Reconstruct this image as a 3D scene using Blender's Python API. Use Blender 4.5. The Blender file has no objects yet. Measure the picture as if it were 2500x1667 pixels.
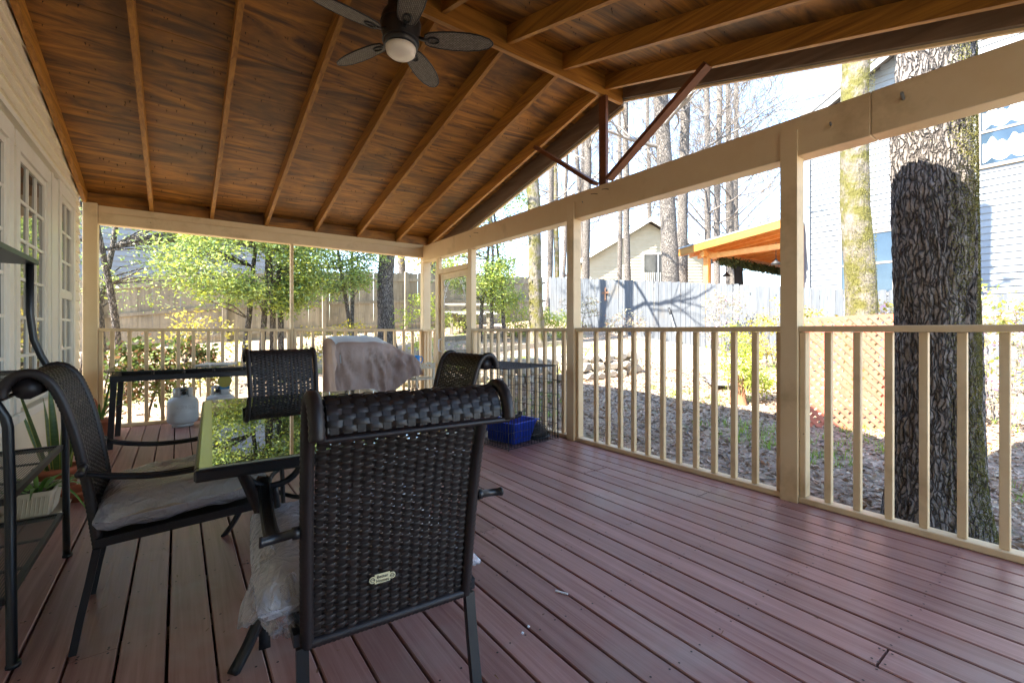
import bpy, math, random
import numpy as np
from mathutils import Vector, Matrix, noise
R = math.radians
scene = bpy.context.scene
col = scene.collection
random.seed(7); rng = np.random.default_rng(7)

# ------------------------------------------------------------------ camera
EYE = 1.12
cam = bpy.data.cameras.new('camera'); camo = bpy.data.objects.new('camera', cam); col.objects.link(camo)
cam.sensor_width = 36; cam.lens = 36*1100/2500; cam.clip_start = .05; cam.clip_end = 600
cam.shift_y = -25.5/2500
YAW = math.atan(815/1100)
camo.location = (0, 0, EYE); camo.rotation_euler = (R(90), 0, -YAW)
scene.camera = camo
# ------------------------------------------------------------------ sky, sun, exposure
SUN = Vector((1, -.12, -1.22)).normalized()          # the way the light travels
world = bpy.data.worlds.new('World'); scene.world = world; world.use_nodes = True
wn = world.node_tree.nodes; wl = world.node_tree.links
sky = wn.new('ShaderNodeTexSky'); sky.sky_type = 'NISHITA'; sky.sun_disc = False
sky.sun_elevation = math.asin(-SUN.z); sky.sun_rotation = R(-85); sky.air_density = 1.0; sky.dust_density = .15; sky.ozone_density = 2.0
bg = wn['Background']; bg.inputs['Strength'].default_value = .1
wl.new(sky.outputs['Color'], bg.inputs['Color'])
sun = bpy.data.lights.new('sun', 'SUN'); sun.energy = 3.2; sun.angle = R(.5); sun.color = (1, .95, .86)
suno = bpy.data.objects.new('sun', sun); col.objects.link(suno)
suno.rotation_euler = SUN.to_track_quat('-Z', 'Y').to_euler(); suno.location = (-20, 5, 30)
vs = scene.view_settings
vs.view_transform = 'Standard'; vs.look = 'None'; vs.exposure = 3.4; vs.gamma = 1; vs.use_curve_mapping = False
try:
    scene.cycles.max_bounces = 10; scene.cycles.diffuse_bounces = 5; scene.cycles.transparent_max_bounces = 16
except Exception: pass

# ------------------------------------------------------------------ materials
def lin(h):
    h = h.lstrip('#'); o = []
    for i in (0, 2, 4):
        v = int(h[i:i+2], 16)/255; o.append(v/12.92 if v <= .04045 else ((v+.055)/1.055)**2.4)
    return tuple(o)
MT = {}
def mat(name, c1, c2=None, rough=.6, scale=8, stretch=(1,1,1), detail=6, distort=0, lo=.3, hi=.7, bump=0, bscale=None,
        orand=0, irand=0, ihue=0, metal=0, ior=1.5, trans=0, stain=None, sscale=1.2, slo=.5, shi=.7, coords='Object', rvar=0, bdist=.01, dots=None):
    m = bpy.data.materials.new(name); m.use_nodes = True; MT[name] = m
    nt = m.node_tree; N = nt.nodes; L = nt.links; b = N['Principled BSDF']
    b.inputs['Roughness'].default_value = rough; b.inputs['Metallic'].default_value = metal; b.inputs['IOR'].default_value = ior
    tc = N.new('ShaderNodeTexCoord'); src = tc.outputs[coords]
    oi = N.new('ShaderNodeObjectInfo')
    mp = N.new('ShaderNodeMapping'); mp.inputs['Scale'].default_value = stretch
    ad = N.new('ShaderNodeVectorMath'); ad.operation = 'MULTIPLY_ADD'
    L.new(oi.outputs['Random'], ad.inputs[0]); ad.inputs[1].default_value = (37, 53, 71); L.new(src, ad.inputs[2])
    L.new(ad.outputs[0], mp.inputs['Vector'])
    nz = N.new('ShaderNodeTexNoise'); nz.inputs['Scale'].default_value = scale; nz.inputs['Detail'].default_value = detail
    nz.inputs['Distortion'].default_value = distort; nz.inputs['Roughness'].default_value = .6
    L.new(mp.outputs[0], nz.inputs['Vector'])
    cr = N.new('ShaderNodeValToRGB'); cr.color_ramp.elements[0].position = lo; cr.color_ramp.elements[1].position = hi
    c2 = c2 or c1
    cr.color_ramp.elements[0].color = (*c1, 1); cr.color_ramp.elements[1].color = (*c2, 1)
    L.new(nz.outputs['Fac'], cr.inputs['Fac']); out = cr.outputs['Color']
    if stain:
        n2 = N.new('ShaderNodeTexNoise'); n2.inputs['Scale'].default_value = sscale; n2.inputs['Detail'].default_value = 5; n2.inputs['Roughness'].default_value = .65
        ge = N.new('ShaderNodeNewGeometry'); L.new(ge.outputs['Position'], n2.inputs['Vector'])
        mr = N.new('ShaderNodeMapRange'); mr.inputs['From Min'].default_value = slo; mr.inputs['From Max'].default_value = shi
        L.new(n2.outputs['Fac'], mr.inputs['Value'])
        mx = N.new('ShaderNodeMix'); mx.data_type = 'RGBA'; L.new(mr.outputs[0], mx.inputs['Factor'])
        L.new(out, mx.inputs['A']); mx.inputs['B'].default_value = (*stain, 1); out = mx.outputs['Result']
    if dots:                                            # small dark knots and specks: (colour, scale, radius)
        vo = N.new('ShaderNodeTexVoronoi'); vo.inputs['Scale'].default_value = dots[1]; L.new(ad.outputs[0], vo.inputs['Vector'])
        mr = N.new('ShaderNodeMapRange'); mr.inputs['From Min'].default_value = dots[2]*.6; mr.inputs['From Max'].default_value = dots[2]
        mr.inputs['To Min'].default_value = 1; mr.inputs['To Max'].default_value = 0; L.new(vo.outputs['Distance'], mr.inputs['Value'])
        mx = N.new('ShaderNodeMix'); mx.data_type = 'RGBA'; L.new(mr.outputs[0], mx.inputs['Factor'])
        L.new(out, mx.inputs['A']); mx.inputs['B'].default_value = (*dots[0], 1); out = mx.outputs['Result']
    if orand or irand or ihue:
        hs = N.new('ShaderNodeHueSaturation'); L.new(out, hs.inputs['Color'])
        if irand or ihue:
            ge = N.new('ShaderNodeNewGeometry'); rnd = ge.outputs['Random Per Island']; amt = irand
        else: rnd = oi.outputs['Random']; amt = orand
        mr = N.new('ShaderNodeMapRange'); mr.inputs['To Min'].default_value = 1-amt; mr.inputs['To Max'].default_value = 1+amt
        L.new(rnd, mr.inputs['Value']); L.new(mr.outputs[0], hs.inputs['Value'])
        if ihue:
            w = N.new('ShaderNodeTexWhiteNoise'); w.noise_dimensions = '1D'; L.new(rnd, w.inputs['W'])
            m2 = N.new('ShaderNodeMapRange'); m2.inputs['To Min'].default_value = .5-ihue; m2.inputs['To Max'].default_value = .5+ihue*.5
            L.new(w.outputs['Value'], m2.inputs['Value']); L.new(m2.outputs[0], hs.inputs['Hue'])
        out = hs.outputs['Color']
    L.new(out, b.inputs['Base Color'])
    if rvar:
        mr = N.new('ShaderNodeMapRange'); mr.inputs['To Min'].default_value = rough-rvar; mr.inputs['To Max'].default_value = rough+rvar
        L.new(nz.outputs['Fac'], mr.inputs['Value']); L.new(mr.outputs[0], b.inputs['Roughness'])
    if bump:
        bp = N.new('ShaderNodeBump'); bp.inputs['Strength'].default_value = bump; bp.inputs['Distance'].default_value = bdist
        if bscale:
            n3 = N.new('ShaderNodeTexNoise'); n3.inputs['Scale'].default_value = bscale; n3.inputs['Detail'].default_value = 4
            L.new(mp.outputs[0], n3.inputs['Vector']); L.new(n3.outputs['Fac'], bp.inputs['Height'])
        else: L.new(nz.outputs['Fac'], bp.inputs['Height'])
        L.new(bp.outputs['Normal'], b.inputs['Normal'])
    if trans:                                           # thin leaves let light through
        tr = N.new('ShaderNodeBsdfTranslucent'); L.new(out, tr.inputs['Color'])
        ms = N.new('ShaderNodeMixShader'); ms.inputs['Fac'].default_value = trans
        L.new(b.outputs[0], ms.inputs[1]); L.new(tr.outputs[0], ms.inputs[2]); L.new(ms.outputs[0], N['Material Output'].inputs['Surface'])
    return m
mat('tan_paint', lin('d6bb90'), lin('dec79f'), .5, 3, bump=.12, bscale=26, stretch=(1,1,1), stain=lin('a98e66'), sscale=2.6, slo=.54, shi=.85, dots=((.22,.15,.08), 5, .03))
mat('cream_paint', lin('e6dcc2'), lin('ece3cd'), .5, 3, bump=.06, bscale=30)
mat('trim_white', lin('e2dccd'), lin('e9e4d8'), .45, 4)
mat('plywood', lin('55330a'), lin('bb7d27'), .55, 1.25, (.5, 3.6, 3.6), 12, 3.2, .36, .68, bump=.25, bscale=3, orand=.14, stain=lin('4c3310'), sscale=1.1, slo=.48, shi=.74, dots=((.02,.012,.006), 2.1, .03))
mat('rafter_wood', lin('7a4d15'), lin('bd8430'), .55, 2.6, (11, .45, 11), 6, 1.0, .3, .72, bump=.2, orand=.14, dots=((.05,.025,.01), 1.3, .035))
mat('rafter_wood_x', lin('7a4d15'), lin('b88030'), .55, 2.2, (.5, 9, 9), 6, 1.0, .3, .72, bump=.2, orand=.12)
mat('barge_wood', lin('5e4c3c'), lin('7d6853'), .75, 3, (6, .6, 6), 6, .6, bump=.25)
mat('brace_wood', lin('552c16'), lin('74421f'), .55, 3, (4, 1, 4), 5, .6, bump=.2)
mat('grey_wood', lin('7c7165'), lin('988a7a'), .8, 3, (6, .6, 6), 6, .6, bump=.25, orand=.1)
mat('deck_wood', lin('8a5c54'), lin('b2897f'), .41, 2.2, (16, .5, 16), 8, .5, .3, .72, bump=.45, bdist=.003, orand=.2, stain=lin('aa9c92'), sscale=.8, slo=.52, shi=.78, rvar=.1)
mat('deck_edge', lin('30190f'), lin('3a2015'), .8)
mat('nail_dark', (.012,.01,.009), None, .5)
mat('nail_rust', (.05,.022,.012), None, .7)
mat('wicker', lin('1a1413'), lin('27201f'), .5, 40, irand=.35, detail=3)
mat('wicker_wrap', lin('181212'), lin('231b1d'), .5, 40, detail=3)
mat('black_metal', lin('17191d'), lin('1c1f24'), .38, 6, ior=1.5, bump=.03, bscale=300, bdist=.002)
mat('mesh_metal', lin('26272a'), None, .45)
mat('mirror_glass', (.015,.022,.018), None, .012, ior=2.6)
mat('glass_edge', lin('9a9f8c'), None, .15)
mat('pane', (.06,.062,.055), (.1,.1,.09), .03, 2, ior=1.75)
mat('pane_blue', (.02,.035,.055), (.04,.065,.09), .04, 1.2, ior=1.5)
mat('curtain', lin('cdd8de'), lin('eef2f4'), .8, 3, (1, 8, .3))
mat('steel', lin('a0a3a6'), None, .35, metal=.8)
mat('galv', lin('8f9498'), None, .45, metal=.5)
mat('tank_paint', lin('b9c2c5'), lin('c6cdcf'), .4, 6, stain=lin('7c5a44'), sscale=9, slo=.66, shi=.82)
mat('tank_label', lin('d4d9da'), lin('9aa4a8'), .5, 60, (1,1,3))
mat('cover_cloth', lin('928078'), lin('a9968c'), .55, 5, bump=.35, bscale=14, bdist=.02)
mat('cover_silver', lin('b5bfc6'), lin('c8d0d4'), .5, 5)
mat('bin_blue', lin('1440c0'), lin('1a4ad0'), .4)
mat('pitcher_blue', lin('1f8fe0'), None, .35)
mat('cushion', lin('b3a898'), lin('c2b8a8'), .8, 60, bump=.2, bscale=200)
mat('pot_white', lin('d8d2c0'), lin('cdc6b2'), .5, 6)
mat('terracotta', lin('9b5738'), lin('ad6545'), .75, 6)
mat('soil', (.03,.02,.014), (.05,.035,.025), .9, 30, bump=.6)
mat('fan_black', lin('141416'), None, .4)
mat('blade_wicker', lin('2e2a26'), lin('6a635a'), .55, 1, (1,1,1))
mat('lamp_white', lin('efe9da'), None, .35)
mat('ivory_plate', lin('d8cfa6'), None, .3)
mat('print_black', (.02,.02,.02), None, .6)
mat('white_plastic', lin('eef0f2'), None, .4)
mat('dog_wire', lin('2b2e31'), None, .45, metal=.3)
mat('tag_yellow', lin('8c8430'), lin('9a9236'), .5); mat('tag_blue', lin('1d6f9c'), None, .5)
mat('sunflower_tray', lin('d8cfb8'), lin('c9bfa6'), .6, 4, dots=(lin('c58a1e'), 28, .32))
# outside
mat('fence_grey', lin('786f5f'), lin('968b78'), .85, 3, (6, 6, .5), 6, .5, .3, .7, bump=.35, orand=.16, stain=lin('5f5a50'), sscale=2, slo=.5, shi=.8)
mat('fence_pale', lin('4b4f54'), lin('606366'), .85, 3, (6, 6, .5), 6, .5, .3, .7, bump=.3, orand=.08, stain=lin('635846'), sscale=1.4, slo=.55, shi=.85)
mat('siding_white', lin('74777a'), lin('7d8082'), .55, 2, orand=.03)
mat('siding_cream', lin('a89f86'), lin('b2a992'), .6, 2, orand=.03)
mat('roof_shingle', lin('55524f'), lin('6c6865'), .9, 20, bump=.5)
mat('cedar', lin('d18238'), lin('e2a055'), .55, 3, (2,2,2), 5, .6, orand=.1)
mat('garland', lin('2f3a1c'), lin('4d5626'), .8, 20, irand=.4)
mat('flag_black', lin('1b1c1f'), None, .8)
mat('lattice_paint', lin('b05c42'), lin('be7058'), .6, 6, orand=.06)
mat('bark_grey', lin('4f4740'), lin('857b72'), .9, 5, (3, 3, .6), 8, .8, .3, .7, bump=1, bscale=14, bdist=.03, stain=lin('84806b'), sscale=3, slo=.5, shi=.75)
mat('bark_dark', lin('3c3530'), lin('8a8178'), .9, 9, (3, 3, .9), 8, .5, .34, .68, bump=1, bscale=16, bdist=.03)
mat('bark_moss', lin('5c5346'), lin('7d7468'), .9, 6, (2, 2, .8), 8, .5, .3, .7, bump=1, bscale=18, bdist=.03, stain=lin('55501d'), sscale=4.5, slo=.42, shi=.58)
mat('bark_twig', lin('5f5852'), lin('7e766e'), .85, 4, bump=.3)
mat('moss', lin('565428'), lin('7a7436'), .9, 8, irand=.4)
mat('leaf_holly', lin('6b8550'), lin('a6b56c'), .27, 2.5, irand=.4, ihue=.03, trans=.5)
mat('leaf_lime', lin('93a638'), lin('bcc455'), .5, 3, irand=.25, ihue=.02, trans=.4)
mat('leaf_fern', lin('6f9a2a'), lin('96b83a'), .5, 3, irand=.25, ihue=.02, trans=.4)
mat('leaf_hedge', lin('3f5526'), lin('6a7a35'), .35, 3, irand=.4, ihue=.04, trans=.25)
mat('leaf_brown', lin('6d4f38'), lin('8d6a4a'), .7, 3, irand=.4, trans=.2)
mat('leaf_yellow', lin('9a9436'), lin('bcae4a'), .5, 3, irand=.3, ihue=.02, trans=.45)
mat('leaf_grey', lin('8e8a6a'), lin('aca486'), .7, 3, irand=.3, trans=.3)
mat('petal_pink', lin('d9a3c4'), lin('e6bfd6'), .6, 3, irand=.15, trans=.3)
mat('litter', lin('8a745e'), lin('b8a289'), .85, 3, irand=.45, ihue=.02, trans=.1)
mat('snake_leaf', lin('3c5a24'), lin('5f7a36'), .4, 9, (2,2,6), 3, .6)
mat('snake_edge', lin('a9a84a'), None, .45)
mat('aloe_leaf', lin('4c7a34'), lin('6f9a44'), .45, 5)
mat('stone_tan', lin('8f8474'), lin('b3a895'), .9, 5, bump=.6, bscale=12, orand=.16, stain=lin('6d655a'), sscale=5, slo=.5, shi=.8)
mat('stone_grey', lin('85827d'), lin('a5a29c'), .9, 5, bump=.6, bscale=12, orand=.12)
mat('bench_white', lin('c8c6c0'), lin('d2d0ca'), .6, 4)
mat('cross_rust', lin('6b4a35'), lin('8a6448'), .7, 8)
mat('stump', lin('7a5236'), lin('9a6e4c'), .85, 6, (3,3,.6), bump=.6)

def bark_mat(name, crack, plate, pale, moss=None):       # plated bark: dark cracks between raised, unevenly coloured plates
    m = bpy.data.materials.new(name); m.use_nodes = True; MT[name] = m
    N = m.node_tree.nodes; L = m.node_tree.links; b = N['Principled BSDF']; b.inputs['Roughness'].default_value = .95
    tc = N.new('ShaderNodeTexCoord'); wn_ = N.new('ShaderNodeTexNoise'); wn_.inputs['Scale'].default_value = 7; wn_.inputs['Detail'].default_value = 3; L.new(tc.outputs['Object'], wn_.inputs['Vector'])
    ma = N.new('ShaderNodeVectorMath'); ma.operation = 'MULTIPLY_ADD'; L.new(wn_.outputs['Color'], ma.inputs[0]); ma.inputs[1].default_value = (.09,.09,.16); L.new(tc.outputs['Object'], ma.inputs[2])
    mp = N.new('ShaderNodeMapping'); mp.inputs['Scale'].default_value = (40, 40, 7.5); L.new(ma.outputs[0], mp.inputs['Vector'])
    vo = N.new('ShaderNodeTexVoronoi'); vo.feature = 'DISTANCE_TO_EDGE'; vo.inputs['Scale'].default_value = 1; L.new(mp.outputs[0], vo.inputs['Vector'])
    nz = N.new('ShaderNodeTexNoise'); nz.inputs['Scale'].default_value = 34; nz.inputs['Detail'].default_value = 7; nz.inputs['Roughness'].default_value = .75; L.new(tc.outputs['Object'], nz.inputs['Vector'])
    c1 = N.new('ShaderNodeValToRGB'); c1.color_ramp.elements[0].position = .32; c1.color_ramp.elements[1].position = .68; c1.color_ramp.elements[0].color = (*plate, 1); c1.color_ramp.elements[1].color = (*pale, 1); L.new(nz.outputs['Fac'], c1.inputs['Fac'])
    mr = N.new('ShaderNodeMapRange'); mr.inputs['From Max'].default_value = .2; L.new(vo.outputs['Distance'], mr.inputs['Value'])
    mx = N.new('ShaderNodeMix'); mx.data_type = 'RGBA'; L.new(mr.outputs[0], mx.inputs['Factor']); mx.inputs['A'].default_value = (*crack, 1); L.new(c1.outputs[0], mx.inputs['B']); L.new(mx.outputs['Result'], b.inputs['Base Color'])
    ad = N.new('ShaderNodeMath'); ad.operation = 'MULTIPLY_ADD'; L.new(nz.outputs['Fac'], ad.inputs[0]); ad.inputs[1].default_value = .5; L.new(mr.outputs[0], ad.inputs[2])
    bp = N.new('ShaderNodeBump'); bp.inputs['Strength'].default_value = 1; bp.inputs['Distance'].default_value = .018; L.new(ad.outputs[0], bp.inputs['Height']); L.new(bp.outputs[0], b.inputs['Normal'])
bark_mat('bark_dark', lin('3a332e'), lin('5a514a'), lin('a1978d')); bark_mat('bark_grey', lin('332d28'), lin('5a5149'), lin('938a80'))
def ground_mat():
    m = bpy.data.materials.new('dirt_ground'); m.use_nodes = True; MT['dirt_ground'] = m
    N = m.node_tree.nodes; L = m.node_tree.links; b = N['Principled BSDF']; b.inputs['Roughness'].default_value = .95
    ge = N.new('ShaderNodeNewGeometry')
    def nz(s, d=8, r=.65):
        n = N.new('ShaderNodeTexNoise'); n.inputs['Scale'].default_value = s; n.inputs['Detail'].default_value = d; n.inputs['Roughness'].default_value = r
        L.new(ge.outputs['Position'], n.inputs['Vector']); return n
    a = nz(14, 8, .75); cr = N.new('ShaderNodeValToRGB')
    e = cr.color_ramp.elements; e[0].position = .3; e[0].color = (*lin('6f5d4a'), 1); e[1].position = .72; e[1].color = (*lin('c9b59c'), 1)
    k = e.new(.5); k.color = (*lin('a08d78'), 1); L.new(a.outputs['Fac'], cr.inputs['Fac'])
    c = nz(.9, 6); mr = N.new('ShaderNodeMapRange'); mr.inputs['From Min'].default_value = .5; mr.inputs['From Max'].default_value = .75; L.new(c.outputs['Fac'], mr.inputs['Value'])
    mx = N.new('ShaderNodeMix'); mx.data_type = 'RGBA'; L.new(mr.outputs[0], mx.inputs['Factor']); L.new(cr.outputs[0], mx.inputs['A']); mx.inputs['B'].default_value = (*lin('ac8a6a'), 1)
    d = nz(1.7, 6); m2 = N.new('ShaderNodeMapRange'); m2.inputs['From Min'].default_value = .56; m2.inputs['From Max'].default_value = .74; m2.inputs['To Max'].default_value = .55; L.new(d.outputs['Fac'], m2.inputs['Value'])
    mx2 = N.new('ShaderNodeMix'); mx2.data_type = 'RGBA'; L.new(m2.outputs[0], mx2.inputs['Factor']); L.new(mx.outputs['Result'], mx2.inputs['A']); mx2.inputs['B'].default_value = (*lin('6f7a3c'), 1)
    L.new(mx2.outputs['Result'], b.inputs['Base Color'])
    bp = N.new('ShaderNodeBump'); bp.inputs['Strength'].default_value = .9; bp.inputs['Distance'].default_value = .03; f = nz(38, 6, .7)
    L.new(f.outputs['Fac'], bp.inputs['Height']); L.new(bp.outputs[0], b.inputs['Normal'])
ground_mat()
def film_mat(name, lo):                                          # thin clear polythene film
    m = bpy.data.materials.new(name); m.use_nodes = True; MT[name] = m
    N = m.node_tree.nodes; L = m.node_tree.links; b = N['Principled BSDF']
    b.inputs['Base Color'].default_value = (*lin('dbe2f0'), 1); b.inputs['Roughness'].default_value = .09; b.inputs['IOR'].default_value = 2.1
    tr = N.new('ShaderNodeBsdfTransparent'); tr.inputs['Color'].default_value = (.96, .97, .98, 1)
    lw = N.new('ShaderNodeLayerWeight'); lw.inputs['Blend'].default_value = .35
    mr = N.new('ShaderNodeMapRange'); mr.inputs['To Min'].default_value = lo; mr.inputs['To Max'].default_value = .85; L.new(lw.outputs['Facing'], mr.inputs['Value'])
    ms = N.new('ShaderNodeMixShader'); L.new(mr.outputs[0], ms.inputs['Fac']); L.new(tr.outputs[0], ms.inputs[1]); L.new(b.outputs[0], ms.inputs[2])
    L.new(ms.outputs[0], N['Material Output'].inputs['Surface'])
    te = N.new('ShaderNodeTexCoord'); n = N.new('ShaderNodeTexNoise'); n.inputs['Scale'].default_value = 22; n.inputs['Detail'].default_value = 4; n.inputs['Distortion'].default_value = 1.5
    L.new(te.outputs['Object'], n.inputs['Vector']); bp = N.new('ShaderNodeBump'); bp.inputs['Strength'].default_value = .9; bp.inputs['Distance'].default_value = .03
    L.new(n.outputs['Fac'], bp.inputs['Height']); L.new(bp.outputs[0], b.inputs['Normal'])
film_mat('plastic_film', .34); film_mat('plastic_bag_film', .2)
def clear_glass():
    m = bpy.data.materials.new('clear_glass'); m.use_nodes = True; MT['clear_glass'] = m
    N = m.node_tree.nodes; L = m.node_tree.links
    tr = N.new('ShaderNodeBsdfTransparent'); tr.inputs['Color'].default_value = (.86, .93, .9, 1); gl = N.new('ShaderNodeBsdfGlossy'); gl.inputs['Roughness'].default_value = .02
    fr = N.new('ShaderNodeFresnel'); fr.inputs['IOR'].default_value = 1.6; ms = N.new('ShaderNodeMixShader')
    L.new(fr.outputs[0], ms.inputs['Fac']); L.new(tr.outputs[0], ms.inputs[1]); L.new(gl.outputs[0], ms.inputs[2]); L.new(ms.outputs[0], N['Material Output'].inputs['Surface'])
clear_glass()
def blade_weave():                                       # woven cane look on the fan blades
    m = MT['blade_wicker']; N = m.node_tree.nodes; L = m.node_tree.links; b = N['Principled BSDF']
    tc = N.new('ShaderNodeTexCoord'); br = N.new('ShaderNodeTexBrick'); br.inputs['Scale'].default_value = 1
    br.inputs['Brick Width'].default_value = .02; br.inputs['Row Height'].default_value = .0105; br.inputs['Mortar Size'].default_value = .0022; br.inputs['Mortar Smooth'].default_value = .5
    br.inputs['Color1'].default_value = (*lin('8d867a'), 1); br.inputs['Color2'].default_value = (*lin('756d60'), 1); br.inputs['Mortar'].default_value = (*lin('332e29'), 1)
    L.new(tc.outputs['Object'], br.inputs['Vector']); L.new(br.outputs['Color'], b.inputs['Base Color'])
    bp = N.new('ShaderNodeBump'); bp.inputs['Distance'].default_value = .004; bp.invert = True; L.new(br.outputs['Fac'], bp.inputs['Height']); L.new(bp.outputs[0], b.inputs['Normal'])
blade_weave()

# ------------------------------------------------------------------ mesh helpers
class MB:
    def __init__(s): s.v = []; s.f = []
    def add(s, vs, fs):
        o = len(s.v); s.v += [tuple(p) for p in vs]; s.f += [tuple(i+o for i in f) for f in fs]; return s
    def box(s, lo, hi, ch=0):
        x0,y0,z0 = lo; x1,y1,z1 = hi
        if not ch:
            return s.add([(x0,y0,z0),(x1,y0,z0),(x1,y1,z0),(x0,y1,z0),(x0,y0,z1),(x1,y0,z1),(x1,y1,z1),(x0,y1,z1)],
                     [(3,2,1,0),(4,5,6,7),(0,1,5,4),(1,2,6,5),(2,3,7,6),(3,0,4,7)])
        import bmesh
        bm = bmesh.new(); bmesh.ops.create_cube(bm, size=1)
        for v in bm.verts: v.co = ((x0+x1)/2+v.co.x*(x1-x0), (y0+y1)/2+v.co.y*(y1-y0), (z0+z1)/2+v.co.z*(z1-z0))
        bmesh.ops.bevel(bm, geom=bm.edges[:], offset=ch, segments=1, affect='EDGES'); bm.verts.index_update()
        s.add([v.co[:] for v in bm.verts], [[v.index for v in f.verts] for f in bm.faces]); bm.free(); return s
    def obox(s, c, ax, ay, az, ch=0):                    # box by centre and three half vectors
        t = MB().box((-1,-1,-1),(1,1,1)); c = Vector(c); ax = Vector(ax); ay = Vector(ay); az = Vector(az)
        return s.add([c+ax*v[0]+ay*v[1]+az*v[2] for v in t.v], t.f)
    def beam(s, a, b, w, h, up=(0,0,1)):                 # bar from a to b, w across, h along up
        a = Vector(a); b = Vector(b); d = b-a; n = d.normalized(); side = n.cross(Vector(up)).normalized(); u = side.cross(n)
        return s.obox((a+b)/2, d/2, side*w/2, u*h/2)
    def tube(s, path, r, n=8, cap=True, flat=1, up=None):
        P = [Vector(p) for p in path]; rr = r if isinstance(r, (list, tuple)) else [r]*len(P)
        o = len(s.v); prev = None
        for i, p in enumerate(P):
            t = (P[min(i+1, len(P)-1)]-P[max(i-1, 0)])
            t = t.normalized() if t.length > 1e-9 else Vector((0,0,1))
            if prev is None:
                ref = Vector(up) if up else (Vector((0,0,1)) if abs(t.z) < .9 else Vector((1,0,0)))
                a = t.cross(ref).normalized()
            else:
                a = prev-t*prev.dot(t); a = a.normalized() if a.length > 1e-6 else t.orthogonal().normalized()
            prev = a; b = t.cross(a)
            for k in range(n):
                an = 2*math.pi*(k+.5)/n; q = p+a*math.cos(an)*rr[i]+b*math.sin(an)*rr[i]*flat; s.v.append((q.x,q.y,q.z))
        for i in range(len(P)-1):
            for k in range(n):
                k2 = (k+1) % n; s.f.append((o+i*n+k, o+i*n+k2, o+(i+1)*n+k2, o+(i+1)*n+k))
        if cap: s.f.append(tuple(o+k for k in range(n))[::-1]); s.f.append(tuple(o+(len(P)-1)*n+k for k in range(n)))
        return s
    def ribbon(s, path, side, w, h):                     # flat bar: side = width direction
        P = [Vector(p) for p in path]; sd = Vector(side).normalized(); o = len(s.v)
        for i, p in enumerate(P):
            t = (P[min(i+1, len(P)-1)]-P[max(i-1, 0)]).normalized(); u = t.cross(sd).normalized()
            for a, b in ((-1,-1),(1,-1),(1,1),(-1,1)):
                q = p+sd*a*w/2+u*b*h/2; s.v.append((q.x,q.y,q.z))
        for i in range(len(P)-1):
            for k in range(4): s.f.append((o+i*4+k, o+i*4+(k+1)%4, o+(i+1)*4+(k+1)%4, o+(i+1)*4+k))
        e = o+(len(P)-1)*4; s.f.append((o+3,o+2,o+1,o)); s.f.append((e,e+1,e+2,e+3)); return s
    def lathe(s, prof, n=24, c=(0,0,0)):
        o = len(s.v)
        for r, z in prof:
            for k in range(n): a = 2*math.pi*k/n; s.v.append((c[0]+r*math.cos(a), c[1]+r*math.sin(a), c[2]+z))
        for i in range(len(prof)-1):
            for k in range(n): k2 = (k+1) % n; s.f.append((o+i*n+k, o+i*n+k2, o+(i+1)*n+k2, o+(i+1)*n+k))
        if prof[0][0] > 1e-6: s.f.append(tuple(o+k for k in range(n))[::-1])
        if prof[-1][0] > 1e-6: s.f.append(tuple(o+(len(prof)-1)*n+k for k in range(n)))
        return s
    def grid(s, fn, nu, nv, closed=False):
        o = len(s.v)
        for i in range(nu+1):
            for j in range(nv+1): s.v.append(tuple(fn(i/nu, j/nv)))
        for i in range(nu):
            for j in range(nv): s.f.append((o+i*(nv+1)+j, o+(i+1)*(nv+1)+j, o+(i+1)*(nv+1)+j+1, o+i*(nv+1)+j+1))
        return s
    def mesh(s, name, m, smooth=False):
        me = bpy.data.meshes.new(name); me.from_pydata(s.v, [], s.f); me.materials.append(MT[m])
        if smooth: me.polygons.foreach_set('use_smooth', [True]*len(me.polygons))
        me.update(); return me
    def build(s, name, m, parent=None, smooth=False, world=True):
        if parent is not None and world:
            o = wloc(parent); s.v = [(x-o.x, y-o.y, z-o.z) for x, y, z in s.v]
        return link(name, s.mesh(name, m, smooth), parent)
def wloc(o):
    v = Vector((0,0,0))
    while o is not None: v = v+Vector(o.location); o = o.parent
    return v
def link(name, me, parent=None):
    o = bpy.data.objects.new(name, me); col.objects.link(o)
    if parent is not None: o.parent = parent
    return o
def arr_mesh(name, m, verts, k=4):                       # many loose faces of k corners from a numpy array
    verts = np.asarray(verts, dtype=np.float32).reshape(-1, 3); n = len(verts)//k
    me = bpy.data.meshes.new(name); me.vertices.add(n*k); me.vertices.foreach_set('co', verts.ravel())
    me.loops.add(n*k); me.loops.foreach_set('vertex_index', np.arange(n*k, dtype=np.int32))
    me.polygons.add(n); me.polygons.foreach_set('loop_start', np.arange(0, n*k, k, dtype=np.int32))
    me.materials.append(MT[m]); me.update(calc_edges=True); return me
def tag(o, label=None, cat=None, group=None, kind=None):
    if label: o['label'] = label
    if cat: o['category'] = cat
    if group: o['group'] = group
    if kind: o['kind'] = kind
    return o
def thing(name, label, cat, loc=(0,0,0), rz=0, group=None):
    o = bpy.data.objects.new(name, None); col.objects.link(o); o.location = loc; o.rotation_euler = (0,0,rz); o.empty_display_size = .1
    return tag(o, label, cat, group)
def copy_tree(o, parent=None):
    c = o.copy(); col.objects.link(c); c.parent = parent
    for ch in list(o.children): copy_tree(ch, c)
    return c
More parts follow.
